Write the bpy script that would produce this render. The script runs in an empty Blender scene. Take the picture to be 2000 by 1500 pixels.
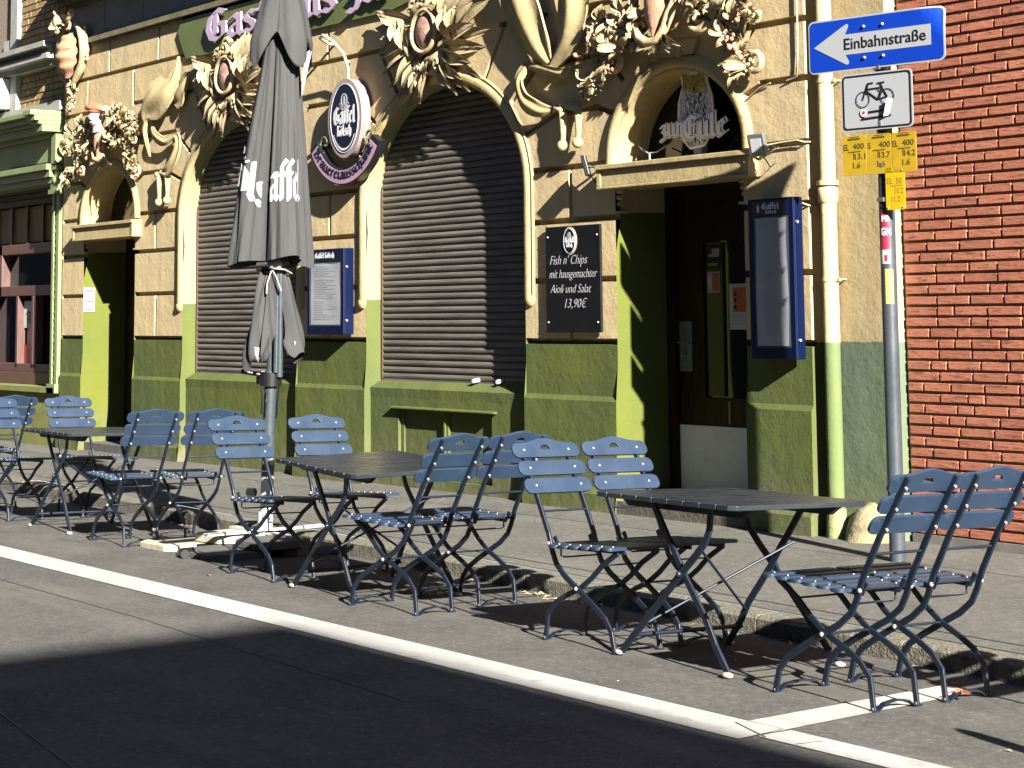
import bpy, math, random
from mathutils import Vector, Matrix, noise
from mathutils.geometry import delaunay_2d_cdt
random.seed(11)
C = bpy.context.scene.collection
V = Vector
PI = math.pi
BASE = {}

# ------------------------------------------------------------------ helpers
def tag(o, label=None, cat=None, group=None, kind=None):
    if label: o['label'] = label
    if cat: o['category'] = cat
    if group: o['group'] = group
    if kind: o['kind'] = kind
    return o

def thing(name, loc=(0, 0, 0), label=None, cat=None, group=None):
    o = bpy.data.objects.new(name, None)
    o.empty_display_size = 0.2
    C.objects.link(o)
    o.location = loc
    BASE[o.name] = V(loc)
    return tag(o, label, cat, group)

class MB:
    def __init__(s): s.v = []; s.f = []; s.sm = []
    def add(s, verts, faces, smooth=False):
        n = len(s.v)
        s.v += [V(p) for p in verts]
        s.f += [tuple(i + n for i in f) for f in faces]
        s.sm += [smooth] * len(faces)
        return s
    def box(s, a, b, M=None):
        x0, y0, z0 = a; x1, y1, z1 = b
        p = [(x0,y0,z0),(x1,y0,z0),(x1,y1,z0),(x0,y1,z0),(x0,y0,z1),(x1,y0,z1),(x1,y1,z1),(x0,y1,z1)]
        if M: p = [M @ V(q) for q in p]
        return s.add(p, [(0,3,2,1),(4,5,6,7),(0,1,5,4),(1,2,6,5),(2,3,7,6),(3,0,4,7)])
    def quad(s, *p): return s.add(p, [tuple(range(len(p)))])
    def bar(s, pts, w, t, side, closed=False):
        """rectangular section swept along pts; 'side' is the direction of the thickness t"""
        side = V(side).normalized(); pts = [V(p) for p in pts]; n = len(pts); R = []
        for i, p in enumerate(pts):
            d = (pts[min(i+1, n-1)] - pts[max(i-1, 0)]).normalized()
            u = side.cross(d).normalized() * w/2; q = side * t/2
            R += [p+u+q, p-u+q, p-u-q, p+u-q]
        F = []
        for i in range(n-1):
            for k in range(4):
                a = i*4+k; b = i*4+(k+1) % 4
                F.append((a, b, b+4, a+4))
        F += [(3,2,1,0), tuple(n*4-4+k for k in range(4))]
        return s.add(R, F)
    def tube(s, pts, r, seg=8, smooth=True, cap=True):
        pts = [V(p) for p in pts]; n = len(pts)
        rr = r if isinstance(r, (list, tuple)) else [r]*n
        up = V((0.13, 0.21, 0.97)); R = []
        for i, p in enumerate(pts):
            d = (pts[min(i+1, n-1)] - pts[max(i-1, 0)]).normalized()
            if abs(d.dot(up)) > 0.98: up = V((0.97, 0.1, 0.2))
            u = d.cross(up).normalized(); w = d.cross(u)
            for k in range(seg):
                a = 2*PI*k/seg
                R.append(p + (u*math.cos(a) + w*math.sin(a))*rr[i])
        F = [(i*seg+k, i*seg+(k+1) % seg, (i+1)*seg+(k+1) % seg, (i+1)*seg+k) for i in range(n-1) for k in range(seg)]
        s.add(R, F, smooth)
        if cap:
            s.add(R[:seg], [tuple(range(seg))[::-1]]); s.add(R[-seg:], [tuple(range(seg))])
        return s
    def ball(s, c, r, seg=8, rings=5, sq=(1, 1, 1), M=None):
        c = V(c); P = []
        for i in range(rings+1):
            th = PI*i/rings
            for k in range(seg):
                a = 2*PI*k/seg
                q = V((math.sin(th)*math.cos(a)*r*sq[0], math.sin(th)*math.sin(a)*r*sq[1], math.cos(th)*r*sq[2]))
                if M: q = M @ q
                P.append(c+q)
        F = [(i*seg+k, (i+1)*seg+k, (i+1)*seg+(k+1) % seg, i*seg+(k+1) % seg) for i in range(rings) for k in range(seg)]
        return s.add(P, F, True)
    def grid(s, fn, nu, nv, smooth=True, wrap=False):
        P = [fn(i/(nu-1), j/(nv-1)) for j in range(nv) for i in range(nu)]
        F = [(j*nu+i, j*nu+i+1, (j+1)*nu+i+1, (j+1)*nu+i) for j in range(nv-1) for i in range(nu-1)]
        if wrap: F += [(j*nu+nu-1, j*nu, (j+1)*nu, (j+1)*nu+nu-1) for j in range(nv-1)]
        return s.add(P, F, smooth)
    def build(s, name, mat, parent=None, bevel=0, label=None):
        me = bpy.data.meshes.new(name)
        base = V((0, 0, 0))
        if parent is not None: base = BASE.get(parent.name, V((0, 0, 0)))
        elif s.v:
            xs = [p.x for p in s.v]; ys = [p.y for p in s.v]; zs = [p.z for p in s.v]
            base = V(((min(xs)+max(xs))/2, (min(ys)+max(ys))/2, min(zs)))
        me.from_pydata([p-base for p in s.v], [], s.f)
        me.polygons.foreach_set('use_smooth', s.sm)
        mats = mat if isinstance(mat, list) else [mat]
        for m in mats: me.materials.append(m)
        me.update()
        o = bpy.data.objects.new(name, me); C.objects.link(o)
        if parent is not None: o.parent = parent
        else: o.location = base
        BASE[o.name] = base
        if bevel:
            b = o.modifiers.new('bevel', 'BEVEL'); b.width = bevel; b.segments = 2; b.limit_method = 'ANGLE'; b.angle_limit = 0.6
        if label: o['label'] = label
        return o

def inpoly(x, y, P):
    c = False; n = len(P); j = n-1
    for i in range(n):
        xi, yi = P[i]; xj, yj = P[j]
        if (yi > y) != (yj > y) and x < (xj-xi)*(y-yi)/(yj-yi)+xi: c = not c
        j = i
    return c

def tri2d(loops, segs, keep, eps=1e-5):
    """constrained triangulation of closed loops plus loose segments; keep(x, y) filters triangles"""
    vs = []; es = []
    for L in loops:
        n = len(vs); vs += [V(p) for p in L]
        es += [(n+i, n+(i+1) % len(L)) for i in range(len(L))]
    for L in segs:
        n = len(vs); vs += [V(p) for p in L]
        es += [(n+i, n+i+1) for i in range(len(L)-1)]
    r = delaunay_2d_cdt(vs, es, [], 0, eps)
    V2, F2 = r[0], r[2]; out = []
    for f in F2:
        cx = sum(V2[i].x for i in f)/len(f); cy = sum(V2[i].y for i in f)/len(f)
        if keep(cx, cy): out.append(tuple(f))
    return V2, out

def solid2d(mb, V2, F, fr, front, back):
    """extrude a flat triangulation; fr maps (x, y, depth) to space"""
    n = len(V2)
    used = sorted({i for f in F for i in f}); idx = {v: k for k, v in enumerate(used)}; m = len(used)
    P = [fr(V2[i].x, V2[i].y, front) for i in used] + [fr(V2[i].x, V2[i].y, back) for i in used]
    FF = []; ed = {}
    for f in F:
        g = [idx[i] for i in f]
        FF.append(tuple(g)); FF.append(tuple(k+m for k in reversed(g)))
        for a, b in zip(g, g[1:]+g[:1]): ed[(a, b)] = 1
    for (a, b) in ed:
        if (b, a) not in ed: FF.append((b, a, a+m, b+m))
    mb.add(P, FF)
    return mb

def hull(pts):
    pts = sorted(set((round(a, 6), round(b, 6)) for a, b in pts))
    def half(p):
        h = []
        for q in p:
            while len(h) > 1 and (h[-1][0]-h[-2][0])*(q[1]-h[-2][1])-(h[-1][1]-h[-2][1])*(q[0]-h[-2][0]) <= 0: h.pop()
            h.append(q)
        return h[:-1]
    return half(pts)+half(pts[::-1])

def frame(O, U, W, N):
    O, U, W, N = V(O), V(U), V(W), V(N)
    return lambda x, y, d: O + U*x + W*y + N*d
def wallf(x0, y0, z0): return frame((x0, y0, z0), (1, 0, 0), (0, 0, 1), (0, -1, 0))

def plate(mb, loops, fr, front, back, holes=()):
    V2, F = tri2d(list(loops)+list(holes), [], lambda x, y: any(inpoly(x, y, L) for L in loops) and not any(inpoly(x, y, L) for L in holes))
    return solid2d(mb, V2, F, fr, front, back)

def rrect(x0, y0, x1, y1, r, n=5):
    P = []
    for cx, cy, a0 in ((x1-r, y0+r, -90), (x1-r, y1-r, 0), (x0+r, y1-r, 90), (x0+r, y0+r, 180)):
        for i in range(n+1):
            a = math.radians(a0+90*i/n); P.append((cx+r*math.cos(a), cy+r*math.sin(a)))
    return P
def ell(cx, cy, a, b, n=40): return [(cx+a*math.cos(2*PI*i/n), cy+b*math.sin(2*PI*i/n)) for i in range(n)]

# ------------------------------------------------------------------ materials
TONE = 0.55          # all paints are given as they look next to each other; this brings them to real reflectances
def mat(name, col, rough=0.7, metal=0.0, spec=0.5, var=0.0, vscale=3.0, bump=0.0, bscale=40.0, fn=None, col2=None, coat=0.0, stretch=None):
    m = bpy.data.materials.new(name); m.use_nodes = True
    N = m.node_tree.nodes; L = m.node_tree.links; b = N['Principled BSDF']
    b.inputs['Base Color'].default_value = (*col, 1); b.inputs['Roughness'].default_value = rough
    b.inputs['Metallic'].default_value = metal; b.inputs['Specular IOR Level'].default_value = spec
    b.inputs['Coat Weight'].default_value = coat
    geo = N.new('ShaderNodeNewGeometry'); vec = geo.outputs['Position']
    if stretch:
        mp = N.new('ShaderNodeMapping'); mp.inputs['Scale'].default_value = stretch
        L.new(vec, mp.inputs['Vector']); vec = mp.outputs['Vector']
    if var or col2:
        nz = N.new('ShaderNodeTexNoise'); nz.inputs['Scale'].default_value = vscale; nz.inputs['Detail'].default_value = 8; nz.inputs['Roughness'].default_value = 0.65
        L.new(vec, nz.inputs['Vector'])
        rp = N.new('ShaderNodeValToRGB'); rp.color_ramp.elements[0].position = 0.3; rp.color_ramp.elements[1].position = 0.7
        c2 = col2 or tuple(min(1, c*(1+var)) for c in col); c1 = col if col2 else tuple(c*(1-var) for c in col)
        rp.color_ramp.elements[0].color = (*c1, 1); rp.color_ramp.elements[1].color = (*c2, 1)
        L.new(nz.outputs['Fac'], rp.inputs['Fac']); L.new(rp.outputs['Color'], b.inputs['Base Color'])
    if bump:
        nb = N.new('ShaderNodeTexNoise'); nb.inputs['Scale'].default_value = bscale; nb.inputs['Detail'].default_value = 6
        L.new(vec, nb.inputs['Vector'])
        bp = N.new('ShaderNodeBump'); bp.inputs['Strength'].default_value = bump; bp.inputs['Distance'].default_value = 0.01
        L.new(nb.outputs['Fac'], bp.inputs['Height']); L.new(bp.outputs['Normal'], b.inputs['Normal'])
    if fn: fn(m, N, L, b, geo)
    inp = b.inputs['Base Color']
    if inp.is_linked:
        src = inp.links[0].from_socket; L.new(mixrgb(N, L, 1.0, src, (TONE, TONE, TONE), 'MULTIPLY'), inp)
    else: inp.default_value = (*(c*TONE for c in col), 1)
    return m

def mixrgb(N, L, fac, a, b2, mode='MIX'):
    x = N.new('ShaderNodeMix'); x.data_type = 'RGBA'; x.blend_type = mode
    for inp, val in ((x.inputs[0], fac), (x.inputs[6], a), (x.inputs[7], b2)):
        if isinstance(val, (int, float)): inp.default_value = val
        elif isinstance(val, tuple): inp.default_value = (*val, 1)
        else: L.new(val, inp)
    return x.outputs[2]
def noise_n(N, L, vec, scale, detail=6, rough=0.6, mp=None):
    if mp:
        m = N.new('ShaderNodeMapping'); m.inputs['Scale'].default_value = mp; L.new(vec, m.inputs['Vector']); vec = m.outputs['Vector']
    n = N.new('ShaderNodeTexNoise'); n.inputs['Scale'].default_value = scale; n.inputs['Detail'].default_value = detail; n.inputs['Roughness'].default_value = rough
    L.new(vec, n.inputs['Vector']); return n.outputs['Fac']
def ramp(N, L, f, a, b2, ca=(0, 0, 0), cb=(1, 1, 1)):
    r = N.new('ShaderNodeValToRGB'); r.color_ramp.elements[0].position = a; r.color_ramp.elements[1].position = b2
    r.color_ramp.elements[0].color = (*ca, 1); r.color_ramp.elements[1].color = (*cb, 1)
    L.new(f, r.inputs['Fac']); return r.outputs['Color']

BEIGE = (0.74, 0.575, 0.315); GREEN = (0.135, 0.160, 0.044)
def plaster(name, split, lo=GREEN, hi=BEIGE, grime=0.5, streak=0.35):
    """two paint bands meeting at height 'split', with streaks, stains and hand-trowelled bumps"""
    def fn(m, N, L, b, geo):
        P = geo.outputs['Position']
        sp = N.new('ShaderNodeSeparateXYZ'); L.new(P, sp.inputs[0])
        edge = noise_n(N, L, P, 9, 3)
        ad = N.new('ShaderNodeMath'); ad.operation = 'MULTIPLY_ADD'; L.new(edge, ad.inputs[0]); ad.inputs[1].default_value = 0.02; L.new(sp.outputs['Z'], ad.inputs[2])
        gt = N.new('ShaderNodeMath'); gt.operation = 'GREATER_THAN'; L.new(ad.outputs[0], gt.inputs[0]); gt.inputs[1].default_value = split+0.01
        big = noise_n(N, L, P, 1.1, 5, 0.6); stv = noise_n(N, L, P, 5.0, 6, 0.7, (1, 1, 0.12)); fine = noise_n(N, L, P, 28, 8, 0.75)
        hi_c = mixrgb(N, L, ramp(N, L, big, 0.35, 0.72), hi, (hi[0]*0.90, hi[1]*0.95, hi[2]*1.05))
        lo_c = mixrgb(N, L, ramp(N, L, big, 0.35, 0.70), lo, (lo[0]*0.82, lo[1]*0.86, lo[2]*1.25))
        c = mixrgb(N, L, gt.outputs[0], lo_c, hi_c)
        c = mixrgb(N, L, ramp(N, L, stv, 0.45, 0.80, (0, 0, 0), (streak, streak, streak)), c, (0.33, 0.27, 0.16), 'MULTIPLY')
        c = mixrgb(N, L, ramp(N, L, fine, 0.56, 0.76, (0, 0, 0), (grime, grime, grime)), c, (0.60, 0.56, 0.48), 'MULTIPLY')
        low = N.new('ShaderNodeMapRange'); low.inputs[1].default_value = 0.62; low.inputs[2].default_value = 0.12; L.new(sp.outputs['Z'], low.inputs[0])
        mm = N.new('ShaderNodeMath'); mm.operation = 'MULTIPLY'; L.new(low.outputs[0], mm.inputs[0]); L.new(ramp(N, L, noise_n(N, L, P, 6, 8, 0.7), 0.42, 0.62), mm.inputs[1])
        c = mixrgb(N, L, mm.outputs[0], c, (0.20, 0.18, 0.12))
        L.new(c, b.inputs['Base Color'])
        n1 = noise_n(N, L, P, 48, 6, 0.7); n2 = noise_n(N, L, P, 5, 5, 0.6)
        h = N.new('ShaderNodeMath'); h.operation = 'MULTIPLY_ADD'; L.new(n2, h.inputs[0]); h.inputs[1].default_value = 5.0; L.new(n1, h.inputs[2])
        bp = N.new('ShaderNodeBump'); bp.inputs['Strength'].default_value = 0.22; bp.inputs['Distance'].default_value = 0.012
        L.new(h.outputs[0], bp.inputs['Height']); L.new(bp.outputs['Normal'], b.inputs['Normal'])
    return mat(name, hi, 0.9, spec=0.08, fn=fn)

def asphalt_fn(scale=1.0, tint=(0.230, 0.218, 0.200), dark=(0.150, 0.143, 0.134)):
    def fn(m, N, L, b, geo):
        P = geo.outputs['Position']
        g = noise_n(N, L, P, 95*scale, 5, 0.85); med = noise_n(N, L, P, 2.2, 8, 0.65); st = noise_n(N, L, P, 1.2, 5, 0.6, (0.35, 1.6, 1))
        c = mixrgb(N, L, ramp(N, L, med, 0.3, 0.7), dark, tint)
        c = mixrgb(N, L, ramp(N, L, g, 0.30, 0.72, (0.25, 0.25, 0.25), (0.75, 0.75, 0.75)), c, (0.5, 0.5, 0.5), 'OVERLAY')
        c = mixrgb(N, L, ramp(N, L, g, 0.36, 0.66, (0.55, 0.55, 0.55), (0, 0, 0)), c, (0.25, 0.25, 0.25), 'MULTIPLY')
        sp = N.new('ShaderNodeTexVoronoi'); sp.inputs['Scale'].default_value = 34; L.new(P, sp.inputs['Vector'])
        spk = ramp(N, L, sp.outputs['Distance'], 0.07, 0.15, (0.75, 0.75, 0.75), (0, 0, 0))
        g3 = noise_n(N, L, P, 24, 7, 0.85); c = mixrgb(N, L, ramp(N, L, g3, 0.34, 0.66, (0.5, 0.5, 0.5), (0, 0, 0)), c, (0.42, 0.42, 0.42), 'MULTIPLY')
        c = mixrgb(N, L, ramp(N, L, g3, 0.52, 0.74, (0, 0, 0), (0.55, 0.55, 0.55)), c, (0.36, 0.34, 0.30))
        c = mixrgb(N, L, spk, c, (0.34, 0.31, 0.27))
        c = mixrgb(N, L, ramp(N, L, st, 0.52, 0.74, (0, 0, 0), (0.5, 0.5, 0.5)), c, (0.23, 0.215, 0.185))
        L.new(c, b.inputs['Base Color'])
        bp = N.new('ShaderNodeBump'); bp.inputs['Strength'].default_value = 0.55; bp.inputs['Distance'].default_value = 0.004
        L.new(g, bp.inputs['Height']); L.new(bp.outputs['Normal'], b.inputs['Normal'])
    return fn

def wornpaint(m, N, L, b, geo):
    P = geo.outputs['Position']
    g = noise_n(N, L, P, 130, 4, 0.8); w = noise_n(N, L, P, 9, 8, 0.75); s = noise_n(N, L, P, 3, 5, 0.6, (0.3, 2.5, 1))
    c = mixrgb(N, L, ramp(N, L, s, 0.35, 0.7), (0.62, 0.60, 0.555), (0.44, 0.425, 0.39))
    c = mixrgb(N, L, ramp(N, L, w, 0.52, 0.66, (0, 0, 0), (.8, .8, .8)), c, (0.36, 0.345, 0.31))
    c = mixrgb(N, L, ramp(N, L, g, 0.62, 0.70), c, (0.15, 0.14, 0.13))
    L.new(c, b.inputs['Base Color'])
    bp = N.new('ShaderNodeBump'); bp.inputs['Strength'].default_value = 0.4; bp.inputs['Distance'].default_value = 0.003
    L.new(g, bp.inputs['Height']); L.new(bp.outputs['Normal'], b.inputs['Normal'])

def painted(base, chip, rough=0.38):
    """gloss paint with rubbed, faded patches"""
    def fn(m, N, L, b, geo):
        tc = N.new('ShaderNodeTexCoord'); P = tc.outputs['Object']
        oi = N.new('ShaderNodeObjectInfo')
        big = noise_n(N, L, P, 7, 5, 0.6); ch = noise_n(N, L, P, 46, 8, 0.8); st = noise_n(N, L, P, 12, 6, 0.7, (1, 0.12, 1))
        c = mixrgb(N, L, ramp(N, L, big, 0.3, 0.75), base, tuple(v*1.28 for v in base))
        c = mixrgb(N, L, ramp(N, L, st, 0.5, 0.78, (0, 0, 0), (0.55, 0.55, 0.55)), c, chip)
        c = mixrgb(N, L, ramp(N, L, ch, 0.70, 0.76), c, tuple(min(1, v*2.2+0.02) for v in chip))
        c = mixrgb(N, L, oi.outputs['Random'], c, mixrgb(N, L, 0.30, c, chip))
        L.new(c, b.inputs['Base Color'])
        r = ramp(N, L, big, 0.2, 0.8, (rough-0.08,)*3, (rough+0.16,)*3); L.new(r, b.inputs['Roughness'])
        bp = N.new('ShaderNodeBump'); bp.inputs['Strength'].default_value = 0.12; bp.inputs['Distance'].default_value = 0.004
        L.new(st, bp.inputs['Height']); L.new(bp.outputs['Normal'], b.inputs['Normal'])
    return fn

M = {}
M['wall'] = plaster('facade_plaster', 1.325)
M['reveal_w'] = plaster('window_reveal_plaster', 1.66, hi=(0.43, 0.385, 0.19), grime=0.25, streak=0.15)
M['reveal_d'] = plaster('door_reveal_plaster', 2.25, lo=(0.155, 0.175, 0.030), grime=0.2, streak=0.15)
M['wall_side'] = plaster('side_wall_plaster', 1.33, lo=(0.19, 0.235, 0.125), hi=(0.57, 0.445, 0.24))
M['stucco'] = plaster('moulding_plaster', -5, hi=(0.58, 0.455, 0.225), grime=0.45, streak=0.5)
M['stucco2'] = plaster('ornament_plaster', -5, hi=(0.66, 0.52, 0.29), grime=0.7, streak=0.5)
M['rose'] = mat('rose_painted_stucco', (0.52, 0.27, 0.17), 0.8, var=0.25, vscale=18, bump=0.4)
M['red'] = mat('red_painted_stucco', (0.42, 0.10, 0.05), 0.75, var=0.3, vscale=16, bump=0.4, col2=(0.55, 0.22, 0.12))
M['boss'] = mat('faded_red_cabochon', (0.30, 0.10, 0.06), 0.7, col2=(0.62, 0.42, 0.33), var=.2, vscale=14, bump=.6, bscale=30)
M['mauve'] = mat('grey_mauve_stucco', (0.42, 0.36, 0.36), 0.8, var=0.2, vscale=16, bump=0.3)
M['cornice'] = mat('cornice_stone', (0.19, 0.16, 0.085), 0.85, var=0.35, vscale=5, bump=0.4)
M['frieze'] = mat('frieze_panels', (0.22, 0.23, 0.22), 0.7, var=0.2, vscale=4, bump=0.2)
M['shutter'] = mat('roller_shutter', (0.150, 0.132, 0.118), 0.6, spec=0.12, var=0.35, vscale=4, bump=0.15, bscale=30, stretch=(0.5, 1, 6))
M['shutter_frame'] = mat('shutter_rail_brown', (0.10, 0.05, 0.035), 0.5)
M['black'] = mat('black_void', (0.006, 0.006, 0.006), 0.9)
M['wood_dark'] = mat('dark_stained_wood', (0.032, 0.016, 0.009), 0.5, spec=.15, var=0.5, vscale=6, bump=0.2, stretch=(6, 6, 0.6))
M['brownframe'] = mat('brown_window_wood', (0.12, 0.055, 0.045), 0.5, var=0.3, vscale=6, bump=0.15, stretch=(5, 5, 0.8))
M['glass_dark'] = mat('dark_window_glass', (0.010, 0.011, 0.014), 0.06, spec=0.45)
M['steel'] = mat('brushed_steel', (0.45, 0.45, 0.45), 0.35, metal=0.7, var=0.15, vscale=9, bump=0.08)
M['steelplate'] = mat('dull_aluminium_plate', (1.0, 0.98, 0.93), 0.5, metal=0.0, var=0.15, vscale=8, bump=0.1)
M['stone'] = mat('kerb_granite', (0.21, 0.195, 0.155), 0.95, spec=.1, var=0.45, vscale=22, bump=0.9, bscale=70)
M['kerbtop'] = mat('kerb_concrete', (0.20, 0.185, 0.16), 0.9, var=0.25, vscale=6, bump=0.5, bscale=120)
M['slabs'] = mat('pavement_concrete', (0.13, 0.12, 0.105), 0.95, spec=0.08, fn=asphalt_fn(1.0, (0.262, 0.248, 0.218), (0.185, 0.176, 0.157)))
M['asphalt'] = mat('road_asphalt', (0.1, 0.09, 0.08), 0.95, spec=0.08, fn=asphalt_fn())
M['line'] = mat('worn_white_marking', (0.5, 0.5, 0.47), 0.8, fn=wornpaint)
M['seam'] = mat('tar_seam', (0.085, 0.08, 0.074), 0.8, var=0.3, vscale=30)
M['seam_l'] = mat('mortar_joint', (0.27, 0.25, 0.21), 0.9, var=0.3, vscale=30)
M['slat'] = mat('blue_slat_paint', (0.035, 0.05, 0.115), 0.4, fn=painted((0.021, 0.038, 0.080), (0.024, 0.058, 0.078)))
M['top'] = mat('table_slat_paint', (0.02, 0.03, 0.06), 0.3, fn=painted((0.010, 0.015, 0.026), (0.050, 0.060, 0.062), 0.27))
M['frame'] = mat('navy_frame_paint', (0.008, 0.016, 0.042), 0.38, fn=painted((0.0045, 0.010, 0.023), (0.010, 0.020, 0.034), 0.42))
M['bolt'] = mat('zinc_bolt', (0.75, 0.75, 0.72), 0.3, metal=0.6)
M['rubber'] = mat('pale_rubber_foot', (0.45, 0.42, 0.36), 0.7, var=0.2, vscale=40)
def cloth(m, N, L, b, geo):
    P = geo.outputs['Position']
    c = mixrgb(N, L, ramp(N, L, noise_n(N, L, P, 3, 6, 0.6, (1, 1, 0.3)), 0.3, 0.75), (0.062, 0.061, 0.062), (0.085, 0.084, 0.084)); L.new(c, b.inputs['Base Color'])
    n1 = noise_n(N, L, P, 9, 5, 0.55, (1, 1, 0.22)); n2 = noise_n(N, L, P, 420, 2, 0.5)
    h = N.new('ShaderNodeMath'); h.operation = 'MULTIPLY_ADD'; L.new(n1, h.inputs[0]); h.inputs[1].default_value = 9; L.new(n2, h.inputs[2])
    bp = N.new('ShaderNodeBump'); bp.inputs['Strength'].default_value = 0.5; bp.inputs['Distance'].default_value = 0.006
    L.new(h.outputs[0], bp.inputs['Height']); L.new(bp.outputs['Normal'], b.inputs['Normal'])
M['cloth'] = mat('grey_parasol_cloth', (0.08, 0.08, 0.08), 0.85, spec=0.2, fn=cloth)
M['cloth_in'] = mat('pale_cloth_lining', (0.42, 0.42, 0.44), 0.85, var=0.15)
M['print'] = mat('white_cloth_print', (0.42, 0.42, 0.42), 0.8)
M['polegrey'] = mat('grey_blue_metal', (0.075, 0.095, 0.105), 0.4, metal=0.3, var=0.2, vscale=14)
M['polewhite'] = mat('white_pole_paint', (0.62, 0.62, 0.60), 0.5, var=0.12, vscale=14)
M['polesign'] = mat('dark_sign_pole_paint', (0.045, 0.055, 0.065), 0.38, fn=painted((0.045, 0.055, 0.068), (0.09, 0.10, 0.11), 0.34))
M['blackmetal'] = mat('black_metal', (0.01, 0.01, 0.012), 0.4)
M['slabpale'] = mat('pale_paving_slab', (0.55, 0.50, 0.38), 0.85, var=0.25, vscale=12, bump=0.4, bscale=90)
M['slabdark'] = mat('dark_paving_slab', (0.10, 0.095, 0.085), 0.9, var=0.3, vscale=12, bump=0.5, bscale=90)
M['signblue'] = mat('traffic_blue', (0.004, 0.045, 0.42), 0.35, spec=0.5)
M['signwhite'] = mat('traffic_white', (0.40, 0.41, 0.43), 0.4)
M['signgrey'] = mat('sign_edge_grey', (0.30, 0.31, 0.33), 0.4, metal=0.3)
M['signblack'] = mat('traffic_black', (0.006, 0.006, 0.008), 0.5)
M['signyellow'] = mat('hydrant_yellow', (0.47, 0.30, 0.012), 0.45, var=0.12, vscale=16)
M['signyellow2'] = mat('bright_hydrant_yellow', (0.60, 0.42, 0.006), 0.4, var=0.12, vscale=12)
M['ink'] = mat('yellow_sign_ink', (0.09, 0.06, 0.01), 0.6)
M['ink2'] = mat('faded_ink', (0.42, 0.24, 0.02), 0.6)
M['sticker_red'] = mat('red_sticker', (0.50, 0.015, 0.06), 0.5)
M['paper'] = mat('white_paper', (0.60, 0.60, 0.60), 0.7, var=0.06)
M['papergrey'] = mat('grey_paper', (0.40, 0.41, 0.44), 0.7, var=0.08)
M['pink'] = mat('pink_print', (0.62, 0.12, 0.30), 0.6)
M['yellowp'] = mat('yellow_print', (0.60, 0.48, 0.10), 0.6)
M['orange'] = mat('orange_print', (0.50, 0.13, 0.05), 0.6)
M['navy'] = mat('showcase_navy', (0.0015, 0.007, 0.040), 0.35, spec=0.25)
M['navyprint'] = mat('deep_blue_panel', (0.005, 0.010, 0.035), 0.3)
M['whitelet'] = mat('white_lettering', (0.72, 0.72, 0.74), 0.5)
M['lilac'] = mat('lilac_lettering', (0.60, 0.44, 0.60), 0.5, var=0.12)
M['signpink'] = mat('oval_sign_rim', (0.55, 0.36, 0.34), 0.25, metal=0.4, col2=(0.75, 0.60, 0.62), vscale=5)
M['silver'] = mat('silvery_letters', (1.25, 1.22, 1.38), 0.4)
M['outline'] = mat('pale_outline', (1.6, 1.6, 1.62), 0.5)
M['cream'] = mat('cream_lamp_body', (0.60, 0.52, 0.36), 0.4)
M['chalk'] = mat('chalkboard', (0.010, 0.010, 0.012), 0.32, spec=0.4, var=0.3, vscale=8)
M['chalkline'] = mat('chalk_writing', (0.50, 0.50, 0.50), 0.9)
M['fascia'] = mat('fascia_green', (0.13, 0.165, 0.045), 0.6, var=0.15, vscale=2.5, bump=0.2)
M['shopgreen'] = mat('shop_green_paint', (0.25, 0.31, 0.13), 0.55, var=0.15, vscale=3, bump=0.2)
M['shopstall'] = mat('shop_plinth_paint', (0.20, 0.215, 0.05), 0.8, var=0.3, vscale=6, bump=0.4)
M['stonegrey'] = mat('grey_dressed_stone', (0.42, 0.41, 0.36), 0.85, var=0.18, vscale=4, bump=0.3)
M['ochre'] = mat('ochre_panel', (0.22, 0.15, 0.05), 0.6, var=0.2)
M['pipe'] = mat('downpipe_paint', (0.62, 0.52, 0.27), 0.5, fn=None, var=0.1, vscale=6)
M['owl_body'] = mat('owl_print_body', (0.22, 0.26, 0.34), 0.6, col2=(1.3, 1.4, 1.55), vscale=24, var=0.1, stretch=(1.5, 1, 0.7))
M['owl_head'] = mat('owl_print_head', (0.12, 0.10, 0.04), 0.6, col2=(0.9, 0.75, 0.25), vscale=30, var=0.1)
M['eye'] = mat('amber_eye', (0.6, 0.35, 0.02), 0.4)
M['leaf'] = mat('dry_leaf', (0.50, 0.40, 0.22), 0.8, var=0.35, vscale=60)
M['leaf_o'] = mat('orange_leaf', (0.45, 0.14, 0.05), 0.8, var=0.3, vscale=60)
M['mortar'] = mat('brick_mortar', (0.30, 0.24, 0.18), 0.95, var=0.25, vscale=30, bump=0.5)
def brickfn(c1, c2, scr=0.9):
    def fn(m, N, L, b, geo):
        P = geo.outputs['Position']
        c = mixrgb(N, L, ramp(N, L, noise_n(N, L, P, 5, 5, 0.6), 0.3, 0.7), c1, c2)
        rd = N.new('ShaderNodeNewGeometry').outputs['Random Per Island']
        c = mixrgb(N, L, rd, c, mixrgb(N, L, 0.5, c, tuple(v*0.62 for v in c1)))
        sc = noise_n(N, L, P, 26, 6, 0.75, (0.35, 1, 2.2))
        c = mixrgb(N, L, ramp(N, L, sc, 0.55, 0.62, (0, 0, 0), (0.85, 0.85, 0.85)), c, tuple(v*0.35 for v in c1))
        c = mixrgb(N, L, ramp(N, L, noise_n(N, L, P, 60, 6, 0.8), 0.56, 0.72, (0, 0, 0), (.5, .5, .5)), c, (0.62, 0.42, 0.27))
        L.new(c, b.inputs['Base Color'])
        bp = N.new('ShaderNodeBump'); bp.inputs['Strength'].default_value = scr; bp.inputs['Distance'].default_value = 0.02
        L.new(sc, bp.inputs['Height']); L.new(bp.outputs['Normal'], b.inputs['Normal'])
    return fn
M['brick'] = mat('red_rustic_brick', (0.3, 0.1, 0.05), 0.85, fn=brickfn((0.53, 0.150, 0.072), (0.68, 0.245, 0.130)))
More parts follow.
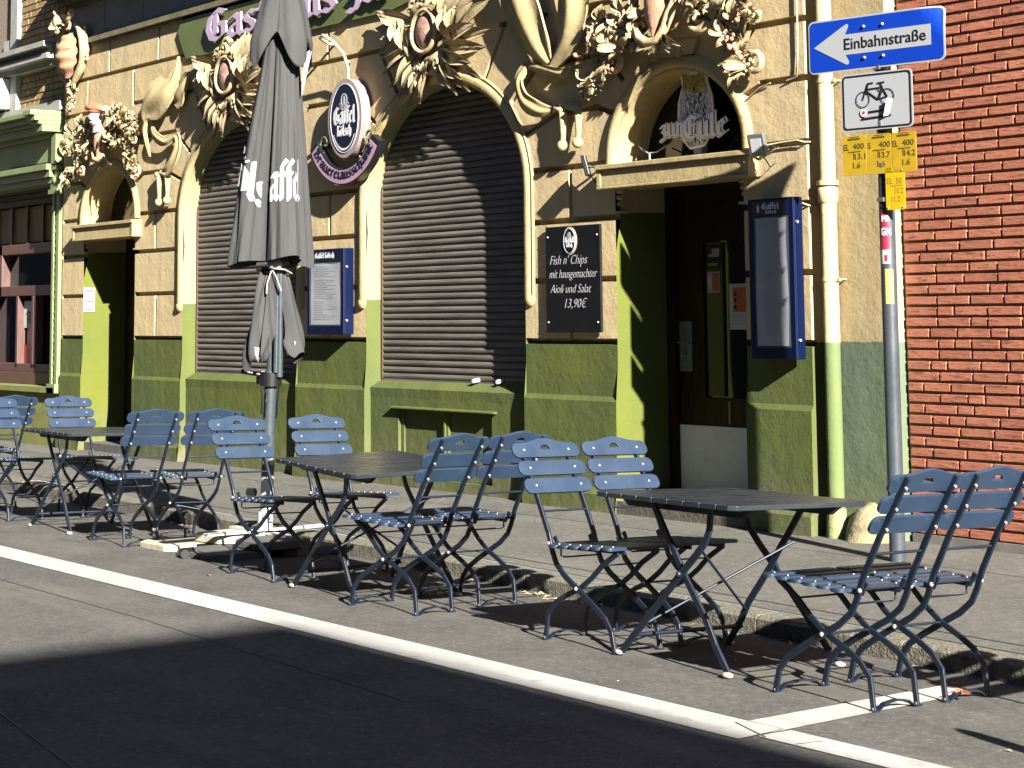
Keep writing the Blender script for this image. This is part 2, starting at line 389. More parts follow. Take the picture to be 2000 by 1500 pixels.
M['ybrick'] = mat('yellow_brick', (0.4, 0.25, 0.1), 0.85, fn=brickfn((0.40, 0.26, 0.10), (0.50, 0.35, 0.16), 0.2))
M['house'] = mat('pale_render', (0.40, 0.38, 0.34), 0.85, var=0.08, vscale=0.6)
M['house2'] = mat('dull_render', (0.22, 0.20, 0.17), 0.85, var=0.1, vscale=0.6)
M['roof'] = mat('dark_roof', (0.06, 0.05, 0.05), 0.8)

# ------------------------------------------------------------------ lettering
NIB = (0.115, 0.075); THIN = (-0.018, 0.028)
GL = {
 'a': (0.80, [[(.15,.86),(.38,1.0),(.6,.85)],[(.6,1.0),(.6,.12),(.75,0)],[(.6,.6),(.28,.5),(.13,.28),(.15,.1),(.36,0),(.6,.15)]]),
 's': (0.68, [[(.58,.92),(.35,1),(.13,.82),(.2,.62),(.48,.42),(.56,.22),(.36,0),(.1,.1)]]),
 't': (0.62, [[(.3,1.32),(.3,.15),(.42,0),(.58,.1)],[(.08,.98),(.54,.98)]]),
 'h': (0.78, [[(.15,1.5),(.15,0)],[(.15,.85),(.42,1.0),(.6,.85),(.62,.2),(.45,-.28)]]),
 'u': (0.82, [[(.15,1),(.15,.12),(.35,0),(.6,.15)],[(.6,1),(.6,.1),(.75,0)]]),
 'z': (0.66, [[(.12,.9),(.35,1),(.55,.85),(.28,.55),(.54,.35),(.48,0),(.28,-.3),(.08,-.2)]]),
 'r': (0.60, [[(.15,1),(.15,0)],[(.15,.8),(.36,1),(.5,.88)]]),
 'e': (0.70, [[(.15,.5),(.54,.74),(.4,1),(.15,.8),(.15,.2),(.35,0),(.58,.12)]]),
 'l': (0.46, [[(.18,1.5),(.18,.12),(.36,0)]]),
 'f': (0.52, [[(.22,0),(.22,1.3),(.40,1.5),(.58,1.42)],[(.03,.98),(.46,.98)]]),
 'i': (0.42, [[(.18,1),(.18,.1),(.33,0)],[(.16,1.3),(.22,1.36)]]),
 'n': (0.80, [[(.15,1),(.15,0)],[(.15,.85),(.42,1),(.6,.85),(.6,.1),(.74,0)]]),
 'k': (0.74, [[(.15,1.5),(.15,0)],[(.15,.75),(.42,1.0),(.5,.75),(.2,.6)],[(.25,.6),(.48,.1),(.66,0)]]),
 'c': (0.62, [[(.5,.9),(.35,1),(.13,.85),(.13,.15),(.32,0),(.52,.12)]]),
 'o': (0.76, [[(.36,1),(.13,.85),(.13,.15),(.36,0),(.58,.15),(.58,.85),(.36,1)]]),
 'G': (1.12, [[(.95,1.32),(.6,1.48),(.24,1.2),(.12,.6),(.3,.12),(.62,0),(.94,.2),(.94,.75),(.66,.8)],[(.5,1.25),(.5,.3)]]),
 'E': (1.08, [[(.92,1.3),(.52,1.48),(.18,1.1),(.12,.5),(.35,.06),(.68,0),(.95,.25)],[(.5,1.35),(.5,.2)],[(.5,.8),(.8,.9)]]),
 'K': (0.96, [[(.2,1.48),(.2,0)],[(.2,.9),(.5,1.42),(.8,1.38)],[(.3,.8),(.6,.7),(.65,.1),(.85,0)]]),
 'B': (1.0, [[(.3,1.45),(.3,0)],[(.08,1.3),(.5,1.48),(.8,1.25),(.5,.85),(.3,.8)],[(.5,.85),(.88,.6),(.8,.12),(.45,0),(.15,.1)]]),
 ' ': (0.42, []),
}
GL['ö'] = (0.76, GL['o'][1]+[[(.2,1.28),(.25,1.34)],[(.48,1.28),(.53,1.34)]])
def bl_polys(text, nib=NIB, track=0.0):
    out = []; x = 0.0
    for ch in text:
        w, st = GL[ch]
        for pl in st:
            for (a, b), (c, d) in zip(pl, pl[1:]):
                H = []
                for px, py in ((a+x, b), (c+x, d)):
                    for s in (-1, 1):
                        for t in (-1, 1): H.append((px+s*nib[0]+t*THIN[0], py+s*nib[1]+t*THIN[1]))
                out.append(hull(H))
        x += w+track
    return out, x
def bbox(polys):
    xs = [p[0] for P in polys for p in P]; ys = [p[1] for P in polys for p in P]
    return min(xs), min(ys), max(xs), max(ys)
def bl_text(mb, text, fr, x0, y0, width, xh, front, back, nib=NIB, warp=None, fat=0.0):
    """blackletter word, left end x0, baseline y0, total width and x-height"""
    polys, w = bl_polys(text, (nib[0]+fat, nib[1]+fat*0.7)); sx = width/w
    P = [[(x0+a*sx, y0+b*xh) for a, b in q] for q in polys]
    if warp: P = [[warp(a, b) for a, b in q] for q in P]
    V2, F = tri2d(P, [], lambda x, y: any(inpoly(x, y, q) for q in P), 1e-6)
    return solid2d(mb, V2, F, fr, front, back)

def sans(mb, text, fr, x0, y0, size, depth, width=None, shear=0.0, bold=0.0, lift=0.0, align='LEFT'):
    cu = bpy.data.curves.new('tmp', 'FONT'); cu.body = text; cu.size = size; cu.shear = shear; cu.offset = bold; cu.resolution_u = 3
    o = bpy.data.objects.new('tmp', cu); C.objects.link(o); bpy.context.view_layer.update()
    me = o.to_mesh(); vs = [v.co.copy() for v in me.vertices]; fs = [tuple(p.vertices) for p in me.polygons]
    o.to_mesh_clear(); bpy.data.objects.remove(o); bpy.data.curves.remove(cu)
    if not vs: return mb
    x1 = min(v.x for v in vs); x2 = max(v.x for v in vs); k = (width/(x2-x1)) if width else 1
    off = {'LEFT': 0, 'CENTER': (x2-x1)*k/2}[align]
    V2 = [V((x0+(v.x-x1)*k-off, y0+v.y)) for v in vs]
    return solid2d(mb, V2, fs, fr, lift+depth, lift)

def stroke(mb, pts, w, fr, front, back):
    """flat ribbon of width w along 2-D pts"""
    P = []
    for (a, b), (c, d) in zip(pts, pts[1:]):
        l = math.hypot(c-a, d-b) or 1; nx, ny = -(d-b)/l*w/2, (c-a)/l*w/2; ex, ey = (c-a)/l*w*0.3, (d-b)/l*w*0.3
        P.append([(a+nx-ex, b+ny-ey), (c+nx+ex, d+ny+ey), (c-nx+ex, d-ny+ey), (a-nx-ex, b-ny-ey)])
    V2, F = tri2d(P, [], lambda x, y: any(inpoly(x, y, q) for q in P), 1e-6)
    return solid2d(mb, V2, F, fr, front, back)

# ------------------------------------------------------------------ ground
def kerb_y(x): return 6.62 + (-5.5-x)*0.035
def gz(y): return 0.0 if y < 5 else -0.03*(y-5)
def pz(x, y):
    k = kerb_y(x)+0.16
    return 0.045 + max(0, y-k)*0.040 if y < 8.9 else 0.045+(8.9-k)*0.040
def structure(o): o['kind'] = 'structure'; return o
XS = [-90, -60, -40] + [-30+i*1.0 for i in range(0, 41)] + [20, 60]
mb = MB()
rows = [-60, -20, -8, 0, 5.0]
for x0, x1 in zip(XS, XS[1:]):
    P = [(x, y, gz(y)) for x in (x0, x1) for y in rows] + [(x0, kerb_y(x0)+0.03, gz(kerb_y(x0))), (x1, kerb_y(x1)+0.03, gz(kerb_y(x1)))]
    n = len(rows)
    F = [(j, j+n, j+n+1, j+1) for j in range(n-1)] + [(n-1, 2*n-1, 2*n+1, 2*n)]
    mb.add(P, F)
structure(mb.build('road', M['asphalt']))
mb = MB()
for x0, x1 in zip(XS, XS[1:]):
    ys = [0.16, 1.2, 2.35]
    def col(x):
        k = kerb_y(x); return [(x, k+0.155, pz(x, k+0.16)), (x, k+1.2, pz(x, k+1.2)), (x, 8.9, pz(x, 8.9)), (x, 11.5, pz(x, 8.95))]
    a, b = col(x0), col(x1)
    mb.add(a+b, [(j, j+4, j+5, j+1) for j in range(3)])
structure(mb.build('pavement', M['slabs']))
# kerb stones: a run of separate granite blocks with open joints
mb = MB(); x = -30.0; rnd = random.Random(5)
while x < 6:
    l = rnd.choice((1.0, 1.0, 0.97, 1.03)); x1 = x+l-0.012
    ya, yb = kerb_y(x), kerb_y(x1); j = rnd.uniform(-0.004, 0.004)
    za, zb = gz(ya)-0.05, gz(yb)-0.05; t = 0.045+j
    P = [(x,ya,za),(x1,yb,zb),(x1,yb+.15,zb),(x,ya+.15,za),(x,ya,t-.018),(x1,yb,t-.018),(x,ya+.018,t),(x1,yb+.018,t),(x1,yb+.15,t),(x,ya+.15,t)]
    mb.add(P, [(0,1,5,4),(4,5,7,6),(6,7,8,9),(1,2,8,7,5),(3,0,4,6,9),(2,3,9,8)])
    x += l
structure(mb.build('kerb', M['stone']))
# slab joints of the pavement (slabs laid on the diagonal, one straight row along the kerb)
mb = MB()
def ground_strip(mb, a, b, w, z, lift=0.004):
    a, b = V((a[0], a[1])), V((b[0], b[1])); d = (b-a).normalized(); n = V((-d.y, d.x))*w/2; k = max(1, int((b-a).length/0.8))
    for i in range(k):
        p, q = a.lerp(b, i/k), a.lerp(b, (i+1)/k)
        mb.add([(p.x+n.x, p.y+n.y, z(p.x, p.y)+lift), (p.x-n.x, p.y-n.y, z(p.x, p.y)+lift), (q.x-n.x, q.y-n.y, z(q.x, q.y)+lift), (q.x+n.x, q.y+n.y, z(q.x, q.y)+lift)], [(0, 1, 2, 3)])
rnd = random.Random(3)
for i in range(60):
    x = -24+i*0.5
    for s in (1, -1):
        y0 = kerb_y(x)+0.36; L = 8.75-y0
        t0 = rnd.uniform(0, 0.5)
        if rnd.random() < (0.55 if s > 0 else 0.3):
            ground_strip(mb, (x+s*L*t0, y0+L*t0), (x+s*L*min(1, t0+rnd.uniform(.2, .5)), y0+L*min(1, t0+rnd.uniform(.2, .5))), rnd.uniform(.004, .010), pz)
structure(mb.build('pavement_joints', M['seam_l']))
mb = MB()
ground_strip(mb, (-26, kerb_y(-26)+0.30), (2, kerb_y(2)+0.30), 0.012, pz)
ground_strip(mb, (-26, kerb_y(-26)+0.158), (2, kerb_y(2)+0.158), 0.014, pz)
ground_strip(mb, (-26, 8.35), (2, 8.35), 0.008, pz)
structure(mb.build('pavement_seam', M['seam']))
# painted parking bay lines
mb = MB()
g = lambda x, y: gz(y)
def line_poly(mb, pts, lift=0.004):
    mb.add([(x, y, gz(y)+lift) for x, y in pts], [tuple(range(len(pts)))])
for k in range(60):
    xa, xb = -40+k*1.0, -39+k*1.0
    if xa < -5.15: line_poly(mb, [(xa, 4.84), (min(xb, -5.15), 4.84), (min(xb, -5.15), 5.0), (xa, 5.0)]); line_poly(mb, [(xa, 5.0), (min(xb, -5.15), 5.0), (min(xb, -5.15), 5.085), (xa, 5.085)])
line_poly(mb, [(-5.135, 4.925), (4, 4.925), (4, 5.0), (-5.135, 5.0)]); line_poly(mb, [(-5.135, 5.0), (4, 5.0), (4, 5.095), (-5.135, 5.095)])
mb.add([(-5.35, 5.088, .002), (-5.155, 5.088, .002), (-5.30, 6.33, gz(6.33)+.004), (-5.475, 6.33, gz(6.33)+.004)], [(0, 1, 2, 3)])
structure(mb.build('parking_line', M['line']))
mb = MB()
ground_strip(mb, (-30, 4.55), (-9.2, 4.42), 0.012, g, 0.003); ground_strip(mb, (-9.2, 4.42), (-6.5, 4.3), 0.010, g, 0.003)
ground_strip(mb, (-8.6, 3.15), (-5.6, 2.7), 0.010, g, 0.003); ground_strip(mb, (-5.35, 5.02), (-5.10, 4.93), 0.008, g, 0.006)
ground_strip(mb, (-5.14, 4.88), (-5.16, 5.07), 0.006, g, 0.006); ground_strip(mb, (-4.95, 4.93), (-4.93, 5.05), 0.006, g, 0.006)
structure(mb.build('road_seam', M['seam']))
# dry leaf litter
mb = MB(); rnd = random.Random(9)
def leaf_bit(mb, x, y, z, s):
    a = rnd.uniform(0, 6.28); c, d = math.cos(a)*s, math.sin(a)*s; w = rnd.uniform(.25, .55); h = rnd.uniform(.1, .5)*s
    mb.add([(x-c, y-d, z+.003), (x-d*w, y+c*w, z+.003+h), (x+c, y+d, z+.004), (x+d*w, y-c*w, z+.003+h*.6)], [(0, 1, 2), (0, 2, 3)])
for i in range(110):
    x = -3.5-rnd.random()**1.6*20
    if rnd.random() < .55: y = kerb_y(x)-rnd.random()**2*0.25-0.015; z = gz(y)
    elif rnd.random() < .6: y = rnd.uniform(kerb_y(x)+.1, 8.6); z = pz(x, y)
    else: y = rnd.uniform(4.3, 6.5); z = gz(y)
    leaf_bit(mb, x, y, z, rnd.uniform(.007, .020)*(1.5 if rnd.random() < .15 else 1))
for cx, n in ((-8.6, 34), (-6.9, 10), (-13.4, 16), (-12.3, 14), (-9.6, 10)):
    for i in range(n):
        x = cx+rnd.gauss(0, .22); y = kerb_y(x)-abs(rnd.gauss(0, .05))-.02; leaf_bit(mb, x, y, gz(y), rnd.uniform(.015, .035))
for x, y in ((-4.02, 4.55),): leaf_bit(mb, x, y, 0, .035)
o = mb.build('dry_leaves', M['leaf']); tag(o, 'pale dry leaf scraps scattered along kerb, road and pavement', 'leaf litter', kind='stuff')
mb = MB()
for i in range(5): leaf_bit(mb, -5.20+rnd.gauss(0, .02), 6.13+rnd.gauss(0, .02), gz(6.1)+.03, .035)
tag(mb.build('fallen_leaf', M['leaf_o']), 'crumpled orange leaf caught on the foot strap of the chair nearest the sign pole', 'leaf')

# ------------------------------------------------------------------ the inn: front wall with cut joints
YW = 8.80
TOP = 4.515
GH = thing('guesthouse_building', (-14.4, 8.8, 0.1), 'ochre and olive green stucco inn front with arched shuttered windows and carved ornaments', 'building')
DEPTH, HB, HT = 0.050, 0.0185, 0.0225
def arch_pts(cx, zc, a, b, z0, n=36):
    """opening outline: up the left side, round the arch, down the right"""
    P = [(cx-a, z0)]
    P += [(cx-a*math.cos(PI*i/n), zc+b*math.sin(PI*i/n)) for i in range(n+1)]
    P += [(cx+a, z0)]
    return P
WIN = [(-16.12,), (-12.72,)]
WA, WB, WZ = 1.125, 0.90, 2.50            # window half width, arch rise, springing
D1 = (-18.96, 0.635, 0.56, 2.56); D2 = (-9.845, 0.665, 0.60, 2.60)   # centre, half width, rise, springing
def win_open(cx): return arch_pts(cx, WZ, WA, WB, 0.08)
def lun(d): return arch_pts(d[0], d[3], d[1], d[2], d[3]-0.10, 28)
d1o = [(-19.60, .08), (-19.60, 2.47), (-18.33, 2.47), (-18.33, .08)]
d2o = [(-10.515, .08), (-10.515, 2.49), (-9.19, 2.49), (-9.19, .08)]
openings = [win_open(-16.12), win_open(-12.72), lun(D1), lun(D2), d1o, d2o]
rowz = [4.16, 3.78, 3.405, 3.02, 2.605, 2.21, 1.77, 1.32]
xl, xr = -20.17, -8.60
G = []                                       # joints as polylines
def H(z, *xs):
    for a, b in zip(xs[::2], xs[1::2]): G.append([(a, z), (b, z)])
H(4.16, xl, -9.3); H(3.78, xl, -19.2, -18.41, -17.01, -14.83, -13.65, -11.88, -11.3, -10.96, -9.95, -9.35, xr)
for c, s in ((-16.12, -1), (-12.72, -1), (-16.12, 1), (-12.72, 1)):
    G.append([(c+s*0.90, 3.78), (c+s*0.62, 3.37)])                  # upper voussoir joints
    G.append([(c+s*1.32, 3.405), (c+s*0.985, 3.165)])
    G.append([(c+s*1.54, 3.02), (c+s*1.14, 2.89)])
H(3.405, xl, -17.44, -14.80, -14.04, -14.24, -14.04, -11.40, -10.55, -9.2, xr)
H(3.02, xl, -19.72, -18.15, -17.66, -14.58, -14.26, -11.18, -10.70, -9.0, xr)
G.append([(-10.73, 3.03), (-10.50, 2.95)]); G.append([(-9.15, 2.955), (-8.96, 3.02)]); G.append([(-9.27, 3.20), (-9.05, 3.405)]); G.append([(-10.42, 3.20), (-10.6, 3.405)])
G.append([(-19.72, 3.02), (-19.52, 2.93)]); G.append([(-18.36, 2.93), (-18.15, 3.02)])
H(2.605, xl, -19.66, -18.25, -17.24, -15.0, -13.84, -11.60, -10.60, -9.07, xr)
for z in (2.21, 1.77, 1.32): H(z, xl, -19.60, -18.33, -17.245, -14.995, -13.845, -11.595, -10.515, -9.19, xr)
def Vt(x, z0, z1): G.append([(x, z0), (x, z1)])
Vt(-19.0, 4.16, TOP); Vt(-17.82, 4.16, TOP); Vt(-15.6, 4.16, TOP); Vt(-19.55, 3.78, 4.16); Vt(-18.41, 3.78, 4.16); Vt(-14.465, 3.78, 4.16); Vt(-14.125, 3.405, 3.78)
Vt(-17.86, 2.21, 2.605); Vt(-17.845, 1.32, 1.77); Vt(-14.438, 2.21, 2.605); Vt(-11.032, 2.21, 2.605); Vt(-11.04, 1.32, 1.385); Vt(-14.44, 1.32, 1.77)
loops = [[(xl, .08), (xr, .08), (xr, TOP), (xl, TOP)]] + openings
segs = []
for g2 in G:
    (a, b), (c, d) = g2; l = math.hypot(c-a, d-b); ux, uz = (c-a)/l, (d-b)/l; nx, nz = -uz, ux
    for w in (HB, HT):
        e = w
        q = [(a-ux*e, b-uz*e), (c+ux*e, d+uz*e)]
        q[0] = (max(xl, min(xr, q[0][0])), q[0][1]); q[1] = (max(xl, min(xr, q[1][0])), min(TOP, q[1][1]))
        c1 = [(max(xl, min(xr, x+nx*w)), min(TOP, z+nz*w)) for x, z in q]; c2 = [(max(xl, min(xr, x-nx*w)), min(TOP, z-nz*w)) for x, z in q]
        segs += [c1, c2, [c1[0], c2[0]], [c1[1], c2[1]]]
for z in (0.24, 0.285, 0.895, 0.93): segs.append([(xl, z), (xr, z)])
def segd(x, z, s):
    (a, b), (c, d) = s; l2 = (c-a)**2+(d-b)**2; t = max(0, min(1, ((x-a)*(c-a)+(z-b)*(d-b))/l2))
    px, pz2 = a+t*(c-a), b+t*(d-b); L = math.sqrt(l2); u = ((x-a)*(c-a)+(z-b)*(d-b))/L
    perp = abs((x-a)*(d-b)-(z-b)*(c-a))/L
    return max(perp, -u, u-L)
def wall_depth(x, z):
    g = 0.0
    for s in G:
        if min(s[0][0], s[1][0])-.05 < x < max(s[0][0], s[1][0])+.05 and min(s[0][1], s[1][1])-.05 < z < max(s[0][1], s[1][1])+.05:
            d = segd(x, z, s); g = max(g, min(1, max(0, (HT-d)/(HT-HB)))*DEPTH)
    p = 0.0
    if z < .93: p += min(1, (.93-z)/.035)*0.022
    if z < .285: p += min(1, (.285-z)/.045)*0.03
    return g-p
def kept(x, z):
    return xl < x < xr and .08 < z < TOP and not any(inpoly(x, z, o) for o in openings)
V2, F2 = tri2d(loops, segs, kept)
mb = MB()
P = [(v.x, YW+wall_depth(v.x, v.y), v.y) for v in V2]
mb.add(P, F2)
# right return of the corner pilaster
zs = sorted({round(v.y, 4) for v in V2 if abs(v.x-xr) < 1e-4})
for z0, z1 in zip(zs, zs[1:]):
    mb.quad((xr, YW+wall_depth(xr, z0), z0), (xr, 8.93, z0), (xr, 8.93, z1), (xr, YW+wall_depth(xr, z1), z1))
for z0, z1 in ((.08, TOP),): mb.quad((xl, YW, z0), (xl, YW, z1), (xl, 8.95, z1), (xl, 8.95, z0))
mb.build('front_wall', M['wall'], GH)
def reveal(pts, y1, name, m, closed=False):
    mb = MB(); q = pts+[pts[0]] if closed else pts
    for a, b in zip(q, q[1:]):
        n = max(1, int(abs(b[1]-a[1])/.25))
        for i in range(n):
            p = (a[0]+(b[0]-a[0])*i/n, a[1]+(b[1]-a[1])*i/n); r = (a[0]+(b[0]-a[0])*(i+1)/n, a[1]+(b[1]-a[1])*(i+1)/n)
            mb.add([(p[0], YW+wall_depth(*p), p[1]), (r[0], YW+wall_depth(*r), r[1]), (r[0], y1, r[1]), (p[0], y1, p[1])], [(3, 2, 1, 0)])
    return mb.build(name, m, GH)
YS = 8.965
for c in (-16.12, -12.72):
    reveal(win_open(c), YS+.03, 'window_reveal', M['reveal_w'])
    # roller shutter
    mb = MB(); pitch = .0555; z = .985; a = WA
    while z < WZ+WB:
        def hw(zz): return a if zz <= WZ else a*math.sqrt(max(0, 1-((zz-WZ)/WB)**2))
        steps = [(0, .0), (.08, -.006), (.3, -.014), (.55, -.016), (.8, -.010), (.94, -.002), (1.0, .004)]
        R = []
        for t, dy in steps:
            zz = z+t*pitch; w = max(hw(min(zz, WZ+WB)), .001)+.02
            R += [(c-w, YS+dy, zz), (c+w, YS+dy, zz)]
        mb.add(R, [(2*i, 2*i+1, 2*i+3, 2*i+2) for i in range(len(steps)-1)])
        z += pitch
    mb.box((c-a, YS-.012, .975), (c+a, YS+.01, .992))
    sh = mb.build('roller_shutter', M['shutter'], GH)
    mb = MB(); mb.box((c-a, YS-.022, .99), (c-a+.028, YS+.012, 2.62)); mb.build('guide_rail', M['shutter_frame'], sh)
    mb = MB(); mb.box((c+a-.028, YS-.022, .99), (c+a, YS+.012, 2.62)); mb.build('guide_rail', M['shutter_frame'], sh)
    for k in (.30, .62): mb = MB(); mb.tube([(c+k, YS-.01, 1.005), (c+k+.005, YS-.075, .998)], .018, 8); mb.build('stop_peg', M['whitelet'], sh)
    # sloping sill and recessed apron
    mb = MB()
    sx0, sx1 = c-WA+.001, c+WA-.001
    mb.add([(sx0, 8.836, .918), (sx1, 8.836, .918), (sx1, YS, .985), (sx0, YS, .985), (sx0, 8.842, .84), (sx1, 8.842, .84)], [(0, 1, 2, 3), (4, 5, 1, 0)])
    mb.build('window_sill', M['wall'], GH)
    mb = MB()
    if c > -13:
        hx0, hx1, hz1 = -13.42, -12.10, .745
        V3, F3 = tri2d([[(sx0, .08), (sx1, .08), (sx1, .842), (sx0, .842)], [(hx0, .2), (hx1, .2), (hx1, hz1), (hx0, hz1)]], [],
                       lambda x, z: sx0 < x < sx1 and .08 < z < .842 and not (hx0 < x < hx1 and .2 < z < hz1))
        mb.add([(v.x, 8.842, v.y) for v in V3], F3)
        for x in (hx0, hx1): mb.quad((x, 8.842, .2), (x, 8.90, .2), (x, 8.90, hz1), (x, 8.842, hz1))
        mb.quad((hx0, 8.842, hz1), (hx1, 8.842, hz1), (hx1, 8.90, hz1), (hx0, 8.90, hz1)); mb.quad((hx0, 8.842, .2), (hx1, 8.842, .2), (hx1, 8.90, .2), (hx0, 8.90, .2))
        mb.add([(hx0-.07, 8.842, .775), (hx1+.07, 8.842, .775), (hx1+.07, 8.80, .765), (hx0-.07, 8.80, .765), (hx0-.07, 8.842, .755), (hx1+.07, 8.842, .755), (hx1+.07, 8.80, .757), (hx0-.07, 8.80, .757)], [(0,3,2,1),(3,7,6,2),(4,5,6,7),(0,4,7,3),(1,2,6,5)])
        mb.build('window_apron', M['wall'], GH)
        mb = MB()
        mb.box((hx0, 8.885, .2), (hx1, 8.93, hz1))
        mb.box((hx0, 8.868, .2), (hx0+.05, 8.885, hz1)); mb.box((hx1-.05, 8.868, .2), (hx1, 8.885, hz1)); mb.box(((hx0+hx1)/2-.04, 8.862, .2), ((hx0+hx1)/2+.04, 8.885, hz1))
        mb.box(((hx0+hx1)/2-.012, 8.848, .2), ((hx0+hx1)/2+.012, 8.862, hz1))
        mb.build('cellar_hatch', M['wall'], GH, bevel=.004)
    else:
        mb.quad((sx0, 8.842, .08), (sx1, 8.842, .08), (sx1, 8.842, .842), (sx0, 8.842, .842)); mb.build('window_apron', M['wall'], GH)
    # raised roll moulding round the arch, with rounded lower ends
    path = []
    a2, b2, zc = WA+.060, WB+.062, WZ
    for i in range(9): path.append((c-a2, 1.63+(zc-1.63)*i/8))
    for i in range(1, 40): path.append((c-a2*math.cos(PI*i/40), zc+b2*math.sin(PI*i/40)))
    for i in range(9): path.append((c+a2, zc-(zc-1.63)*i/8))
    prof = [(-.058, .0), (-.056, .014), (-.044, .026), (-.022, .033), (.002, .033), (.024, .026), (.030, .010), (.036, .010), (.040, .018), (.056, .018), (.060, .0)]
    def sweep(path, prof, mb, taper=True):
        n = len(path); R = []
        for i, (x, z) in enumerate(path):
            x0, z0 = path[max(0, i-1)]; x1, z1 = path[min(n-1, i+1)]; l = math.hypot(x1-x0, z1-z0); nx, nz = -(z1-z0)/l, (x1-x0)/l
            for o_, h in prof: R.append((x+nx*o_, YW-h+.002, z+nz*o_))
        m = len(prof)
        mb.add(R, [(i*m+k, i*m+k+1, (i+1)*m+k+1, (i+1)*m+k) for i in range(n-1) for k in range(m-1)], True)
        if taper:
            for i, s in ((0, -1), (n-1, -1)):
                x, z = path[i]; z += 0; mb.ball((x, YW+.004, z), .060, 12, 8, (1, .7, .95))
        return mb
    mb = MB(); sweep(path, prof, mb); mb.build('arch_moulding', M['stucco'], GH)
# doors: reveals, lunettes, lintels
for d, dd, y1 in ((D1, d1o, 9.30), (D2, d2o, 9.34)):
    reveal([dd[0], dd[1]], y1, 'door_reveal', M['reveal_d']); reveal([dd[2], dd[3]], y1, 'door_reveal', M['reveal_d']); reveal([dd[1], dd[2]], y1, 'door_soffit', M['reveal_d'])
    reveal(lun(d), 9.12, 'lunette_reveal', M['stucco'])
    path = [(d[0]-(d[1]+.05), d[3]+.03*(i-1)) for i in range(2)]
    path += [(d[0]-(d[1]+.05)*math.cos(PI*i/32), d[3]+.03+(d[2]+.035)*math.sin(PI*i/32)) for i in range(1, 33)] + [(d[0]+d[1]+.05, d[3]-.0)]
    mb = MB(); sweep(path, [(-.050, .0), (-.048, .016), (-.036, .030), (-.012, .038), (.014, .036), (.034, .024), (.044, .008), (.050, 0)], mb, False); mb.build('arch_moulding', M['stucco'], GH)
    zt = d[3]-.02; x0, x1 = d[0]-d[1]-.075, d[0]+d[1]+.14
    mb = MB(); mb.box((x0, 8.70, zt-.155), (x1, 9.10, zt-.035)); mb.box((x0-.015, 8.675, zt-.035), (x1+.015, 9.10, zt)); mb.box((x0-.008, 8.688, zt-.175), (x1+.008, 8.98, zt-.155))
    mb.box((x0-.01, 8.69, zt-.155), (x0+.035, 8.70, zt-.035)); mb.box((x1-.035, 8.69, zt-.155), (x1+.01, 8.70, zt-.035))
    mb.build('lintel', M['stucco'], GH, bevel=.006)
    mb = MB(); mb.quad((d[0]-d[1], 9.11, d[3]-.1), (d[0]+d[1], 9.11, d[3]-.1), (d[0]+d[1], 9.11, d[3]+d[2]), (d[0]-d[1], 9.11, d[3]+d[2])); mb.build('fanlight_glass', M['glass_dark'], GH)
    # small scrolled brackets at the head of the doorway
    for s, xx in ((1, dd[0][0]), (-1, dd[2][0])):
        mb = MB()
        for i in range(4):
            mb.tube([(xx, 8.83+.0*i, 2.44-.045*i), (xx+s*(.07-.012*i), 8.83, 2.44-.045*i)], [.028-.003*i, .020], 8)
        mb.box((min(xx, xx+s*.05), 8.80, 2.235), (max(xx, xx+s*.05), 8.90, 2.25)); mb.build('bracket', M['stucco2'], GH)
# back wall of the lunettes and the deep dark doorway of the narrow door
mb = MB(); mb.box((-19.62, 9.30, .08), (-18.31, 9.36, 2.5)); o = mb.build('passage_door', M['wood_dark'], GH)
mb = MB()
for x in (-19.45, -18.85): mb.box((x, 9.285, .5), (x+.42, 9.30, 1.2)); mb.box((x, 9.285, 1.35), (x+.42, 9.30, 2.3))
mb.build('door_panel', M['wood_dark'], o, bevel=.008)
# tavern door
DR = None
mb = MB()
mb.box((-10.515, 9.27, .12), (-10.43, 9.36, 2.49)); mb.box((-9.27, 9.27, .12), (-9.19, 9.36, 2.49)); mb.box((-10.43, 9.27, 2.36), (-9.27, 9.36, 2.49))
mb.build('door_frame', M['wood_dark'], GH)
V3, F3 = tri2d([[(-10.43, .26), (-9.27, .26), (-9.27, 2.36), (-10.43, 2.36)], rrect(-10.17, .92, -9.40, 2.03, .03)], [], lambda x, z: not (-10.17 < x < -9.40 and .92 < z < 2.03))
mb = MB(); solid2d(mb, V3, F3, frame((0, 9.32, 0), (1, 0, 0), (0, 0, 1), (0, -1, 0)), .0, -.04)
DR = mb.build('tavern_door', M['wood_dark'], GH)
mb = MB(); mb.quad((-10.18, 9.345, .91), (-9.39, 9.345, .91), (-9.39, 9.345, 2.04), (-10.18, 9.345, 2.04)); mb.build('door_glass', M['glass_dark'], DR)
mb = MB(); mb.box((-10.50, 9.305, .27), (-9.27, 9.318, .72))
for i in range(5):
    for z in (.30, .48, .69): mb.ball((-10.42+i*.25, 9.305, z), .007, 6, 4)
mb.build('kick_plate', M['steelplate'], DR)
mb = MB(); mb.box((-10.42, 9.306, 1.10), (-10.29, 9.318, 1.46)); mb.box((-10.395, 9.290, 1.17), (-10.345, 9.306, 1.40)); mb.tube([(-10.37, 9.29, 1.31), (-10.37, 9.245, 1.31), (-10.24, 9.240, 1.305)], .010, 8); mb.ball((-10.37, 9.287, 1.215), .014, 8, 5)
mb.build('door_handle', M['steel'], DR)
mb = MB(); mb.box((-10.14, 9.325, .93), (-9.98, 9.343, 2.02)); mb.build('green_panel', M['reveal_d'], DR)
mb = MB(); mb.box((-9.935, 9.33, .60), (-9.90, 9.317, .88)); 
mb = MB(); mb.box((-9.93, 9.312, .74), (-9.905, 9.319, .90)); mb.build('bare_wood_scar', mat('bare_wood', (.35, .17, .06), .8), DR)
